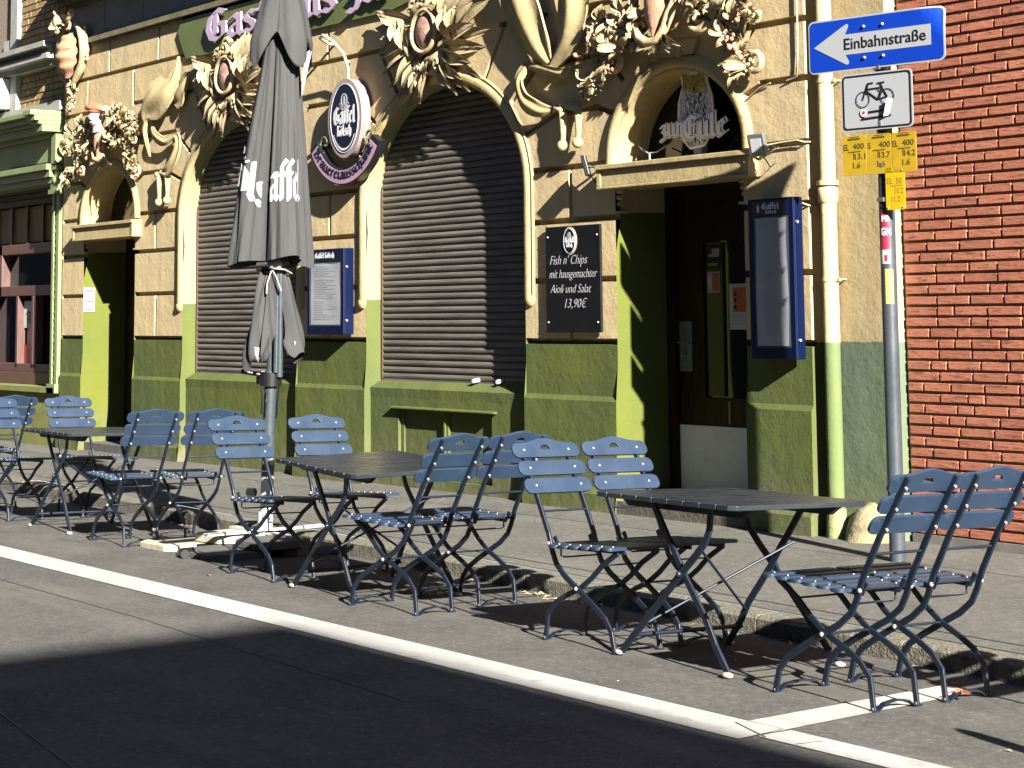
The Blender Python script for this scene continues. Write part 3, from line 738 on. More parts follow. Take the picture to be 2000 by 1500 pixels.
def doorprint(name, x0, z0, x1, z1, m, label=None, extra=None, y=9.322):
    mb = MB(); mb.box((x0, y-.003, z0), (x1, y, z1)); o = mb.build(name, m, DR, label=label)
    if extra:
        for (a, b, c, d, mm) in extra:
            e = MB(); e.box((x0+(x1-x0)*a, y-.0045, z0+(z1-z0)*b), (x0+(x1-x0)*c, y-.003, z0+(z1-z0)*d)); e.build('print', mm, o)
    return o
doorprint('notice', -9.90, 1.40, -9.62, 1.72, M['paper'], None, [(.13, .38, .86, .92, M['orange']), (.1, .30, .9, .32, M['papergrey']), (.1, .24, .9, .26, M['papergrey']), (.1, .18, .9, .20, M['papergrey']), (.1, .12, .9, .14, M['papergrey'])] +
          [(.18, .46+.14*i, .26, .53+.14*i, M['paper']) for i in range(3)] + [(.68, .46+.14*i, .80, .52+.14*i, M['paper']) for i in range(3)])
doorprint('notice', -9.66, 1.76, -9.50, 1.90, M['papergrey'], None, [(.1, .2+.16*i, .85, .24+.16*i, M['navyprint']) for i in range(4)])
doorprint('sticker', -10.13, 1.83, -9.985, 2.0, M['signblack'], 'black sticker with pale drawing', [(.15, .5, .9, .62, M['papergrey']), (.4, .62, .95, .85, M['papergrey']), (.1, .12, .8, .24, M['shopgreen'])])
doorprint('sticker', -10.125, 1.66, -9.995, 1.81, M['papergrey'], 'orange and white sticker', [(.4, .1, .95, .92, M['orange']), (.12, .3, .34, .8, M['paper'])])
mb = MB(); mb.box((-10.515, 8.97, .08), (-9.19, 9.40, .235)); mb.box((-10.515, 8.765, .08), (-9.19, 8.97, .205)); mb.build('door_step', mat('brown_step_stone', (.10, .085, .06), .85, var=.35, vscale=10, bump=.6), GH)
mb = MB(); mb.box((-19.60, 8.83, .08), (-18.33, 9.30, .19)); mb.build('door_step', M['slabdark'], GH)
# strip of side wall between the pilaster and the brick house
mb = MB()
mb.quad((-8.60, 8.905, .08), (-8.01, 8.905, .08), (-8.01, 8.905, 5.2), (-8.60, 8.905, 5.2)); mb.quad((-8.01, 8.905, .08), (-8.01, 9.10, .08), (-8.01, 9.10, 5.2), (-8.01, 8.905, 5.2))
mb.build('side_wall', M['wall_side'], GH)
mb = MB()
P = []
rnd = random.Random(21)
for i in range(9):
    a = PI*i/8; r = .17
    for j, (z, k) in enumerate(((.08, 1.25), (.13, 1.12), (.19, 1.0), (.25, .9), (.31, .6), (.35, .1))):
        P.append((-8.22-math.cos(a)*r*k+rnd.uniform(-.012, .012), 8.91-math.sin(a)*.16*k+rnd.uniform(-.01, .01), z))
mb.add(P, [(i*6+j, (i+1)*6+j, (i+1)*6+j+1, i*6+j+1) for i in range(8) for j in range(5)], True)
mb.build('crumbling_plinth', mat('crumbling_render', (.26, .21, .10), .95, col2=(.42, .35, .20), vscale=14, var=.2, bump=1.0, bscale=35), GH)
# cornice and shaded frieze above the blocks
mb = MB()
x0, x1 = -20.10, -8.55
for z0, z1, p in ((TOP, 4.545, .03), (4.545, 4.60, .065), (4.60, 4.625, .035)): mb.box((x0, YW-p, z0), (x1, 8.93, z1))
mb.box((x0, YW-.02, 5.0), (x1, 8.93, 5.06)); mb.box((x0-.1, YW-.10, 5.06), (x1, 8.93, 5.12)); mb.box((x0-.22, YW-.24, 5.12), (x1, 8.93, 5.20)); mb.box((x0-.32, YW-.36, 5.20), (x1, 8.93, 5.36))
for i in range(30): mb.box((-18.15+i*.09, YW-.16, 4.94), (-18.09+i*.09, YW-.015, 5.06))
mb.build('cornice', M['cornice'], GH)
mb = MB(); x = -20.1
while x < x1:
    mb.box((x+.006, YW+.0, 4.63), (min(x1, x+.95)-.006, 8.9, 4.995)); x += .95
mb.build('frieze', M['frieze'], GH)
mb = MB(); mb.box((-20.17, 8.86, 5.36), (-8.01, 9.6, 13.0)); mb.build('upper_wall', M['ybrick'], GH)
mb = MB(); mb.box((-20.16, 9.41, 0), (-8.03, 9.5, 5)); mb.box((-20.16, 8.94, 4.9), (-8.03, 9.41, 5)); mb.box((-8.06, 9.0, 0), (-8.03, 9.41, 4.9)); mb.box((-20.16, 9.0, 0), (-20.13, 9.41, 4.9)); mb.build('interior_backing', M['black'], GH)  # unseen black box added to stop sunlight leaking in behind the front

# ------------------------------------------------------------------ carved ornaments
def petal(mb, x, z, ang, L, W, lift=.05, curl=.4, y0=YW-.02, droop=0.0, ridge=.35):
    """a carved leaf: pointed blade rising off the wall, with a midrib and curled edge"""
    a = math.radians(ang); ux, uz = math.cos(a), math.sin(a); nx, nz = -uz, ux
    nu, nv = 7, 7
    def f(u, v, back=0):
        w = W*max(0, math.sin(PI*(.06+.94*v)))**.75*(1.15-.3*v) if v < 1 else 0
        t = (u-.5)*2; l = L*v
        h = lift*(.35+1.1*math.sin(PI*.62*v))+curl*W*.42*t*t*math.sin(PI*min(1, v+.1))+.10*W*max(0, 1-abs(t)*3)
        h += .16*W*t*math.sin(PI*v)
        side = w*t*.5
        return V((x+ux*l+nx*side, y0-h+back, z+uz*l+nz*side-droop*L*v*v))
    mb.grid(lambda u, v: f(u, v), nu, nv, True)
    mb.grid(lambda u, v: f(1-u, v, .009), nu, nv, True)
def scroll(mb, x, z, r, turns=1.4, w=.03, y=YW-.04, start=0, sgn=1, rise=.03):
    pts = []; n = int(14*turns)
    for i in range(n+1):
        t = i/n; a = math.radians(start)+sgn*2*PI*turns*t; q = r*(1-t)**.8+.004
        pts.append((x+math.cos(a)*q, y-rise*t, z+math.sin(a)*q))
    mb.tube(pts, [w*(1-.45*i/n) for i in range(n+1)], 7)
def flower(mb, x, z, r, rnd, y=YW-.05):
    n = rnd.choice((4, 5, 5, 6)); a0 = rnd.uniform(0, 90)
    for k in range(n):
        petal(mb, x, z, a0+k*360/n+rnd.uniform(-12, 12), r*rnd.uniform(.8, 1.1), r*.75, r*.35, .5, y)
    mb.ball((x, y-r*.35, z), r*.30, 7, 5)
def laurel_cartouche(cx):
    t = MB(); rnd = random.Random(4)
    o = (cx-.05, 3.78)
    # leaf fans: long blades to the left and right
    fans = []
    for k, (ang, L) in enumerate(((160, .50), (174, .52), (187, .50), (200, .50), (213, .50), (225, .46), (238, .40), (250, .32))):
        fans.append((ang, L*rnd.uniform(.92, 1.05), .155, -.34+.04*k, .16-.055*k))
    for k, (ang, L) in enumerate(((80, .30), (64, .34), (48, .42), (33, .52), (18, .58), (4, .58), (-10, .52), (-24, .50), (-38, .44), (-52, .34))):
        fans.append((ang, L*rnd.uniform(.92, 1.05), .165, .34-.015*k, .16-.042*k))
    fans = [(a+da, L*(1 if q == 0 else .82), .118, bx*(1-.12*q), bz-.01*q) for a, L, W, bx, bz in fans for q, da in ((0, 0), (1, 7))]
    for k, (ang, L, W, bx, bz) in enumerate(fans):
        petal(t, o[0]+bx*.8, o[1]+bz, ang+rnd.uniform(-4, 4), L*(.86+.34*abs(math.cos(math.radians(ang)))), W, .045+.02*(k % 2), .9, YW-.01-.02*(k % 2))
    for bx, bz, a, L in ((-.34, -.06, 100, .34), (-.27, -.10, 88, .32), (.33, -.06, 84, .34), (.42, -.04, 74, .30)): petal(t, o[0]+bx, o[1]+bz, a, L*.8, .12, .07, .8, YW-.06)
    t.build('laurel_leaves', M['stucco2'], ORN, label=None)
    t = MB()
    # strapwork frame of the oval
    pts = [(o[0]+.29*math.cos(a)*(1+.10*math.cos(3*a+.5)), YW-.09-.02*math.sin(4*a), o[1]+.04+.245*math.sin(a)*(1+.06*math.sin(5*a))) for a in [2*PI*i/28 for i in range(29)]]
    t.tube(pts, [.026+.010*math.sin(i*.9) for i in range(29)], 7)
    pts = [(o[0]+.17*math.cos(a), YW-.13, o[1]+.05+.175*math.sin(a)) for a in [2*PI*i/28 for i in range(29)]]
    t.tube(pts, .020, 7)
    scroll(t, o[0]+.0, o[1]+.32, .085, 1.5, .030, YW-.10, 20, 1); scroll(t, o[0]+.20, o[1]+.27, .07, 1.3, .028, YW-.09, 160, -1); scroll(t, o[0]-.20, o[1]+.27, .06, 1.2, .024, YW-.09, 20, 1)
    scroll(t, o[0]+.17, o[1]-.23, .075, 1.5, .026, YW-.09, 120, -1); scroll(t, o[0]-.13, o[1]-.25, .06, 1.3, .022, YW-.09, 60, 1)
    for a in (250, 262, 276, 290): petal(t, o[0]+.02, o[1]-.17, a, .15, .06, .06, .5, YW-.06)
    t.box((o[0]-.12, YW-.06, o[1]-.30), (o[0]+.12, YW, o[1]-.20)); t.ball((o[0]+.30, YW-.07, o[1]+.26), .055, 9, 6); t.ball((o[0]-.24, YW-.09, o[1]-.02), .03, 7, 5)
    t.build('strapwork', M['mauve' if False else 'stucco2'], ORN)
    t = MB(); t.ball((o[0], YW-.08, o[1]+.05), .155, 20, 14, (.95, .5, 1.08)); t.build('oval_boss', M['boss'], ORN)
for i, cx in enumerate((-12.72, -16.12)):
    ORN = thing('wall_cartouche', (cx, YW, 3.5), ['carved laurel cartouche with red oval boss above the middle arched window shutter', 'carved laurel cartouche with red oval boss above the arched window partly behind the parasol'][i], 'ornament', 'carved cartouches over the arched windows')
    laurel_cartouche(cx)
    t = MB()
    for s in (-1, 1): t.box((cx-.05+s*.13-.03, YW-.05, 3.44), (cx-.05+s*.13+.03, YW, 3.52))
    t.add([(cx-.26, YW-.045, 3.47), (cx+.18, YW-.045, 3.47), (cx+.24, YW-.045, 3.56), (cx-.32, YW-.045, 3.56), (cx-.26, YW, 3.47), (cx+.18, YW, 3.47), (cx+.24, YW, 3.56), (cx-.32, YW, 3.56)], [(0,1,2,3),(1,5,6,2),(4,0,3,7),(3,2,6,7),(0,4,5,1)])
    t.build('keystone', M['stucco2'], ORN)

def foliage_mass(cx, zt, halfw, arms, seed, y=YW-.05, n=90, box=None):
    rnd = random.Random(seed); fl = MB(); lv = MB(); be = MB()
    for (x0, z0, x1, z1, w, k) in arms:
        for i in range(k):
            t = i/max(1, k-1); px = x0+(x1-x0)*t+rnd.gauss(0, w*.5); pz_ = z0+(z1-z0)*t+rnd.gauss(0, w*.5)
            r = rnd.random(); yy = y-rnd.uniform(0, .07)
            if r < .42: flower(fl, px, pz_, rnd.uniform(.045, .085), rnd, yy)
            elif r < .78:
                a = rnd.uniform(0, 360)
                petal(lv, px, pz_, a, rnd.uniform(.10, .19), rnd.uniform(.05, .085), rnd.uniform(.04, .08), .8, yy)
                petal(lv, px, pz_, a+rnd.uniform(30, 60), rnd.uniform(.08, .14), .05, .05, .8, yy)
            elif r < .9: scroll(lv, px, pz_, rnd.uniform(.035, .06), 1.3, .016, yy-.02, rnd.uniform(0, 360), rnd.choice((1, -1)))
            else:
                for _ in range(6): be.ball((px+rnd.gauss(0, .025), yy-rnd.uniform(.01, .05), pz_+rnd.gauss(0, .03)), rnd.uniform(.014, .022), 7, 5)
    return fl, lv, be
# big ornament over the tavern door
ORN = thing('wall_ornament', (-9.75, YW, 3.3), 'large carved shield with flowers and scrolls above the owl sign and tavern door', 'ornament')
arms = [(-9.95, 3.55, -10.62, 3.62, .12, 26), (-10.1, 3.50, -10.68, 3.42, .10, 22), (-10.25, 3.42, -10.72, 3.10, .07, 20), (-9.9, 3.78, -10.4, 3.95, .16, 22),
        (-9.45, 3.60, -8.95, 3.68, .11, 24), (-9.4, 3.55, -8.95, 3.42, .09, 24), (-9.22, 3.42, -9.02, 3.12, .05, 18), (-9.4, 3.8, -8.9, 4.0, .15, 22), (-9.05, 3.6, -8.76, 3.75, .07, 10)]
fl, lv, be = foliage_mass(0, 0, 0, arms, 12)
fl.build('carved_flowers', M['stucco2'], ORN); lv.build('carved_leaves', M['stucco2'], ORN); be.build('carved_berries', M['rose'], ORN)
t = MB()
def shield_fn(cx, cz, w, h, y, dep, skew=0):
    def f(u, v):
        s = (u-.5)*2; tt = v; ww = w*(1-.10*tt-.90*tt**4) ; x = cx+s*ww+skew*tt
        return V((x, y-dep*(1-s*s)*.9*(1-.3*tt)-.02*math.sin(tt*PI), cz+h*(.5-tt)))
    return f
t.grid(shield_fn(-9.88, 3.62, .15, .44, YW-.10, .11), 11, 12); t.build('ribbed_shield', M['rose'], ORN)
t = MB()
pts = [(-10.10, YW-.12, 3.62), (-10.09, YW-.14, 3.52), (-10.03, YW-.16, 3.43), (-9.93, YW-.17, 3.385), (-9.83, YW-.17, 3.40), (-9.77, YW-.16, 3.47), (-9.73, YW-.15, 3.56), (-9.68, YW-.14, 3.66)]
t.tube(pts, [.018, .03, .038, .035, .03, .034, .038, .03], 8)
scroll(t, -9.47, 3.50, .12, 1.6, .042, YW-.10, 170, -1, .06); scroll(t, -9.22, 3.36, .09, 1.4, .032, YW-.08, 90, -1, .04); scroll(t, -10.28, 3.47, .09, 1.4, .032, YW-.08, 60, 1, .04)
scroll(t, -10.40, 3.33, .085, 1.3, .030, YW-.07, 200, 1, .03); scroll(t, -8.98, 3.17, .075, 1.3, .028, YW-.06, 200, 1, .03); scroll(t, -9.12, 3.16, .06, 1.2, .024, YW-.06, 200, 1, .03)
for a, L in ((200, .22), (-20, .28), (215, .16), (-40, .2), (240, .12)): petal(t, -9.86, 3.42, a, L, .09, .07, .6, YW-.08)
t.build('scrollwork', M['stucco2'], ORN)
t = MB()
t.grid(lambda u, v: V((-9.40+.12*math.cos(PI*(1-u))*(.4+.6*v), YW-.10-.05*math.sin(PI*u)-.006*math.cos(u*40), 3.50+.15*math.sin(PI*u)*(.4+.6*v))), 25, 5)
t.grid(shield_fn(-9.66, 3.74, .07, .24, YW-.12, .06), 7, 7); t.build('shell', M['rose'], ORN)
t = MB()
for dx in (-.14, .10): t.box((-9.86+dx-.02, YW-.05, 3.275), (-9.86+dx+.02, YW, 3.36))
t.add([(-10.06, YW-.035, 3.29), (-9.64, YW-.035, 3.29), (-9.58, YW-.035, 3.39), (-10.12, YW-.035, 3.39), (-10.06, YW, 3.29), (-9.64, YW, 3.29), (-9.58, YW, 3.39), (-10.12, YW, 3.39)], [(0,1,2,3),(1,5,6,2),(4,0,3,7),(3,2,6,7),(0,4,5,1)])
t.build('keystone', M['stucco2'], ORN)
# ornament over the narrow door: bust with a red beret amid flowers
ORN = thing('wall_ornament', (-18.95, YW, 3.2), 'carved bust in a red beret amid flowers above the narrow left doorway', 'ornament')
arms = [(-19.2, 3.45, -19.65, 3.50, .10, 18), (-19.25, 3.35, -19.85, 3.38, .09, 18), (-19.5, 3.25, -19.8, 3.02, .06, 18), (-18.7, 3.55, -18.15, 3.60, .10, 24), (-18.65, 3.42, -18.1, 3.38, .10, 26), (-18.3, 3.30, -18.06, 3.02, .06, 20),
        (-18.75, 3.72, -18.35, 3.66, .06, 10), (-19.15, 3.62, -19.45, 3.60, .07, 8)]
fl, lv, be = foliage_mass(0, 0, 0, arms, 31)
fl.build('carved_flowers', M['stucco2'], ORN); lv.build('carved_leaves', M['stucco2'], ORN); be.build('carved_berries', M['stucco2'], ORN)
t = MB()
t.ball((-18.97, YW-.17, 3.66), .085, 14, 10, (.85, .95, 1.15)); t.ball((-18.93, YW-.24, 3.655), .022, 8, 6, (.7, 1.1, 1.2)); t.ball((-18.955, YW-.235, 3.61), .03, 8, 5, (1.2, .5, .35))
for dx in (-.045, .02): t.ball((-18.965+dx, YW-.235, 3.68), .014, 8, 5)
t.tube([(-18.97, YW-.15, 3.60), (-18.97, YW-.13, 3.52)], [.05, .075], 10)
t.grid(lambda u, v: V((-18.97+(.07+.16*v)*math.cos(PI*(1-u)), YW-.06-.10*math.sin(PI*u)-.008*math.cos(u*60), 3.54-.14*v)), 21, 5)
t.build('stone_bust', M['mauve'], ORN)
t = MB(); t.ball((-18.99, YW-.15, 3.775), .135, 18, 10, (1.15, .9, .42), Matrix.Rotation(.12, 3, 'Y')); t.ball((-18.97, YW-.16, 3.735), .10, 14, 8, (1, 1, .35)); t.build('red_beret', M['red'], ORN)
t = MB(); t.grid(shield_fn(-18.98, 3.37, .12, .32, YW-.09, .09), 9, 9); t.build('ribbed_shield', M['rose'], ORN)
t = MB(); t.tube([(-19.13, YW-.10, 3.40), (-19.10, YW-.13, 3.29), (-19.02, YW-.15, 3.22), (-18.93, YW-.15, 3.21), (-18.86, YW-.13, 3.26)], [.02, .028, .032, .028, .02], 8)
scroll(t, -18.66, 3.40, .085, 1.5, .03, YW-.09, 160, -1, .05); scroll(t, -19.38, 3.30, .07, 1.3, .026, YW-.08, 60, 1); scroll(t, -18.13, 3.06, .06, 1.3, .024, YW-.07, 200, 1); scroll(t, -19.5, 3.14, .06, 1.3, .022, YW-.07, 200, 1)
petal(t, -18.78, 3.55, 255, .24, .08, .07, .5, YW-.10); petal(t, -18.9, 3.25, -20, .34, .07, .06, .5, YW-.08); petal(t, -18.9, 3.25, 200, .26, .07, .06, .5, YW-.08)
t.build('scrollwork', M['stucco2'], ORN)
# painted coat of arms on the corner
ORN = thing('corner_shield', (-19.98, YW, 3.9), 'carved coat of arms with red and cream mantle at the inn upper left corner', 'ornament')
t = MB(); t.grid(lambda u, v: V((-19.80+.23*(2*u-1)*math.sin(PI*(.14+.80*v))**.8, YW-.13-.13*(1-(2*u-1)**2)*math.sin(PI*(.1+.85*v))-.012*math.sin(v*26), 4.68-.50*v)), 13, 26); t.build('striped_shield', mat('striped_shield_paint', (.58, .44, .24), .8, col2=(.46, .12, .07), vscale=7, var=.2, stretch=(.5, 1, 2.4), bump=.4, bscale=20), ORN)
t = MB()
for sg in (-1, 1):
    pts = [(-19.80+sg*x, YW-.09, z) for x, z in ((.10, 4.78), (.22, 4.72), (.31, 4.60), (.33, 4.46), (.28, 4.32), (.17, 4.21), (.05, 4.12))]
    t.tube(pts, [.03, .05, .058, .058, .052, .045, .03], 9); scroll(t, -19.80+sg*.07, 4.10, .045, 1.3, .02, YW-.08, 90, sg)
scroll(t, -19.92, 4.74, .065, 1.5, .024, YW-.20, 0, 1); scroll(t, -19.68, 4.74, .055, 1.3, .022, YW-.18, 180, -1)
t.ball((-19.96, YW-.18, 4.84), .075, 12, 8, (.9, .9, 1.25)); t.ball((-19.98, YW-.20, 4.94), .045, 9, 6); t.ball((-19.66, YW-.16, 4.90), .05, 9, 6); petal(t, -19.80, 4.78, 10, .28, .14, .08, .8, YW-.12); petal(t, -19.86, 4.78, 170, .24, .12, .08, .8, YW-.12)
for k in range(9): t.ball((-19.48+.008*k, YW-.08, 4.72-.045*k), .024, 7, 5)
rnd = random.Random(2)
for k in range(14): t.ball((-19.80+rnd.gauss(0, .04), YW-.06-rnd.random()*.05, 4.05-.016*k), rnd.uniform(.018, .034)*(1-.03*k), 8, 6)
for k in range(6): petal(t, -19.80+rnd.gauss(0, .02), 4.02-.03*k, rnd.uniform(200, 340), .11, .06, .05, .8, YW-.05)
t.build('strapwork', M['stucco2'], ORN)

def ribbon(mb, pts, wid, out, twist=None, thick=.010, nu=15):
    """broad stucco band through (x, z) points with widths, standing 'out' from the wall"""
    n = len(pts); R = []
    P = []
    def cr(A, t):
        i = min(n-2, int(t*(n-1))); f = t*(n-1)-i
        p0 = A[max(0, i-1)]; p1 = A[i]; p2 = A[i+1]; p3 = A[min(n-1, i+2)]
        def c(a, b, c_, d): return .5*(2*b+(c_-a)*f+(2*a-5*b+4*c_-d)*f*f+(3*b-a-3*c_+d)*f**3)
        return c(p0, p1, p2, p3) if isinstance(p0, (int, float)) else tuple(c(*q) for q in zip(p0, p1, p2, p3))
    m = (n-1)*5
    tw = twist or [0]*n
    def f(u, v, b):
        x, z = cr(pts, v); w = max(.004, cr(wid, v)); o = cr(out, v); a = math.radians(cr(tw, v))
        xa, za = cr(pts, max(0, v-.01)); xb, zb = cr(pts, min(1, v+.01)); l = math.hypot(xb-xa, zb-za) or 1; nx, nz = -(zb-za)/l, (xb-xa)/l
        s = (u-.5)*w; o *= .58
        return V((x+nx*s*math.cos(a), YW-o-s*math.sin(a)*.6-b*thick-w*.07*(1-(2*u-1)**2)-min(w, .3)*.055*math.cos(PI*(3.0*u+1.2*v)), z+nz*s*math.cos(a)))
    mb.grid(lambda u, v: f(u, v, 1), nu, m, True); mb.grid(lambda u, v: f(1-u, v, -1), nu, m, True)
    for e in (0, 1): mb.grid(lambda u, v: f(e, v, (1-2*u) if e else (2*u-1)), 2, m, False)
for i, (dx, dz, lab) in enumerate(((0, 0, 'broad stucco ribbon with tasselled tails right of the middle window arch'), (-6.62, -.07, 'stucco ribbon with tasselled tails hanging between narrow door and first arched window'))):
    ORN = thing('stucco_ribbon', (-11.2+dx, YW, 2.8+dz), lab, 'ornament', 'stucco ribbons on the inn front')
    t = MB()
    X = lambda L: [(a+dx, b+dz) for a, b in L]
    if i == 0:
        ribbon(t, X([(-11.72, 4.3), (-11.60, 4.0), (-11.45, 3.75), (-11.30, 3.55), (-11.18, 3.40)]), [.26, .36, .42, .30, .08], [.15, .14, .12, .11, .10], [0, 4, 8, 10, 0])
        ribbon(t, X([(-10.75, 4.3), (-10.86, 3.98), (-10.86, 3.72), (-10.95, 3.52), (-11.16, 3.36)]), [.26, .34, .32, .22, .07], [.20, .18, .16, .13, .10], [0, -6, -8, -4, 0])
        ribbon(t, X([(-11.50, 3.42), (-11.56, 3.30), (-11.48, 3.14), (-11.32, 3.06), (-11.18, 3.04)]), [.05, .16, .17, .13, .05], [.06, .12, .14, .13, .10], [0, 30, 25, 10, 0])
        ribbon(t, X([(-11.46, 3.40), (-11.22, 3.34), (-11.02, 3.30), (-10.92, 3.34)]), [.04, .10, .09, .03], [.07, .11, .12, .12], [20, 35, 30, 10])
    else:
        ribbon(t, X([(-10.70, 4.22), (-10.74, 4.0), (-10.86, 3.88), (-11.06, 3.80), (-11.26, 3.70), (-11.30, 3.60)]), [.02, .20, .38, .42, .22, .08], [.05, .10, .15, .18, .19, .16], [0, 5, 10, -6, -20, 0])
        ribbon(t, X([(-10.40, 4.02), (-10.55, 3.90), (-10.66, 3.80), (-10.75, 3.76)]), [.04, .20, .26, .10], [.10, .10, .08, .06], [10, 10, 0, 0])
        ribbon(t, X([(-11.22, 3.60), (-11.18, 3.50), (-11.06, 3.42), (-10.88, 3.36), (-10.70, 3.40), (-10.62, 3.32), (-10.66, 3.20), (-10.80, 3.09), (-10.98, 3.05)]), [.05, .12, .13, .10, .10, .17, .20, .16, .06], [.08, .12, .14, .12, .10, .12, .14, .14, .10], [0, 25, 25, 10, 0, 8, 12, 8, 0])
        ribbon(t, X([(-11.29, 3.62), (-11.28, 3.50), (-11.24, 3.36), (-11.22, 3.24)]), [.03, .07, .06, .01], [.16, .20, .18, .14])
    t.build('ribbon_band', M['stucco'], ORN)
    t = MB()
    for (a, b, c, d) in ((-11.12, 3.05, -11.02, 2.78), (-11.02, 3.06, -10.84, 2.79)):
        pts = [(a+dx, YW-.05, b+dz), (a+dx+(c-a)*.9, YW-.06, b+dz-.03), (c+dx+.02*(c+11), YW-.07, (b+d)/2+dz+.04), (c+dx, YW-.07, d+dz+.06), (c+dx-.01, YW-.07, d+dz)]
        t.tube(pts, [.03, .034, .030, .022, .02], 9); t.ball((c+dx-.01, YW-.07, d+dz-.02), .043, 10, 7)
    t.build('tassel', M['stucco'], ORN)

# ------------------------------------------------------------------ lettering and signs on the inn
FS = thing('fascia_sign', (-15.2, 8.78, 4.1), 'green painted name band with lilac blackletter words under the cornice', 'sign')
mb = MB()
out = [(-17.16, 4.108), (-13.45, 4.092), (-13.10, 4.14), (-12.90, 4.30), (-12.90, 4.62), (-17.05, 4.62), (-17.26, 4.52), (-17.35, 4.40), (-17.24, 4.22)]
plate(mb, [out], wallf(0, YW, 0), .030, .0)
mb.build('sign_band', M['fascia'], FS)
mb = MB(); bl_text(mb, 'Gasthaus zur', wallf(0, YW, 0), -16.66, 4.215, 3.42, .195, .075, .055, (.105, .07)); mb.build('lettering', M['lilac'], FS)
mb = MB()
rr = random.Random(4)
for i in range(16): x = -16.5+i*.21; mb.tube([(x, YW-.02, 4.30), (x, YW-.058, 4.30)], .006, 5)
mb.build('stand_off_pins', M['blackmetal'], FS)

def oval_logo(parent, cx, cz, y, s, rim=M['signpink'], deep=.09, full=True):
    fr = wallf(cx, y, cz)
    mb = MB(); V3, F3 = tri2d([ell(0, 0, .275*s, .345*s, 56)], [], lambda a, b: True); solid2d(mb, V3, F3, fr, 0, -deep); mb.build('oval_rim', rim, parent)
    mb = MB(); V3, F3 = tri2d([ell(0, .0, .218*s, .292*s, 56)], [], lambda a, b: True); solid2d(mb, V3, F3, fr, .004, .0005); mb.build('oval_panel', M['navyprint'], parent)
    mb = MB()
    V3, F3 = tri2d([ell(0, 0, .230*s, .303*s, 56), ell(0, 0, .222*s, .296*s, 56)], [], lambda a, b: (a/(.2225*s))**2+(b/(.2965*s))**2 > 1); solid2d(mb, V3, F3, fr, .006, .001)
    bl_text(mb, 'Gaffel', fr, -.175*s, -.045*s, .35*s, .095*s, .008, .005, (.13, .08)); bl_text(mb, 'Kölsch', fr, -.115*s, -.150*s, .23*s, .058*s, .008, .005, (.12, .08))
    if full:
        tx = 'FAMILIENBRAUEREI'
        for i in range(26):
            a = math.radians(212+i*4.5); r1, r2 = .20, .27; mb2 = (r1*math.cos(a)*s, r2*math.sin(a)*s)
            stroke(mb, [(mb2[0]-.004*s, mb2[1]-.008*s), (mb2[0]+.004*s, mb2[1]+.006*s)], .004*s, fr, .008, .005)
    mb.build('lettering', M['whitelet'], parent)
    mb = MB()
    V3, F3 = tri2d([ell(0, .155*s, .052*s, .062*s, 26), ell(0, .155*s, .040*s, .050*s, 26)], [], lambda a, b: (a/(.041*s))**2+((b-.155*s)/(.051*s))**2 > 1); solid2d(mb, V3, F3, fr, .008, .005)
    plate(mb, [[(0, .195*s), (.018*s, .16*s), (.014*s, .115*s), (-.014*s, .115*s), (-.018*s, .16*s)]], fr, .008, .005)
    for q in range(9):
        a = math.radians(200+q*17.5); stroke(mb, [(math.cos(a)*.062*s, .155*s+math.sin(a)*.072*s), (math.cos(a)*.080*s, .155*s+math.sin(a)*.090*s)], .010*s, fr, .008, .005)
    mb.build('emblem', M['papergrey'], parent)
OS = thing('pub_sign', (-13.92, 8.7, 2.7), 'oval pub sign with pink rim, white blackletter on navy and curved banner below', 'sign')
oval_logo(OS, -14.0, 3.225, 8.68, 1.0)
fr = wallf(-14.0, 8.67, 3.225)
def arcp(r0, r1, a0, a1, cx, cz, n=24, ex=1.0):
    A = [math.radians(a0+(a1-a0)*i/n) for i in range(n+1)]
    return [(cx+math.cos(a)*r1*ex, cz+math.sin(a)*r1) for a in A]+[(cx+math.cos(a)*r0*ex, cz+math.sin(a)*r0) for a in reversed(A)]
mb = MB(); plate(mb, [arcp(.50, .64, 208, 332, 0, .06, 30, 1.0)], fr, .0, -.07); mb.build('banner_back', M['blackmetal'], OS)
mb = MB(); plate(mb, [arcp(.512, .628, 212, 327, 0, .06, 30, 1.0)], fr, .004, .0005); mb.build('banner', mat('lilac_banner', (.40, .27, .42), .4, col2=(.62, .36, .40), vscale=4, var=.1), OS)
mb = MB()
wp, ww = bl_polys('Brauereiausschank', (.10, .066)); k = 1.09/ww
def warp(a, b):
    ang = math.radians(214)+a*k/.565*1.0; r = .604-b*.058-.02
    return (math.cos(ang)*r, .06+math.sin(ang)*r)
P2 = [[warp(a, b) for a, b in q] for q in wp]
V3, F3 = tri2d(P2, [], lambda x, y: any(inpoly(x, y, q) for q in P2), 1e-6); solid2d(mb, V3, F3, fr, .008, .005)
mb.build('banner_lettering', M['navyprint'], OS)
mb = MB(); scroll(mb, -13.64, 3.03, .085, 1.1, .014, 8.70, -80, 1, 0); mb.ball((-13.66, 8.70, 2.98), .035, 8, 6); mb.tube([(-13.62, 8.70, 2.95), (-13.70, 8.70, 2.88)], .015, 6)
scroll(mb, -14.36, 3.03, .085, 1.1, .014, 8.70, 260, -1, 0); mb.build('bottom_scrolls', mat('bronze_green', (.12, .12, .07), .5), OS)
mb = MB(); mb.tube([(-13.97, 8.70, 3.56), (-13.965, 8.695, 3.66), (-13.98, 8.66, 3.78), (-14.05, 8.60, 3.89), (-14.16, 8.56, 3.96), (-14.28, 8.60, 3.95), (-14.34, 8.72, 3.92), (-14.36, 8.80, 3.92)], .014, 8); mb.build('swan_neck', M['cream'], OS)
mb = MB(); mb.tube([(-13.9, 8.70, 3.2), (-13.9, 8.82, 3.2)], .02, 8); mb.build('wall_fixing', M['blackmetal'], OS)

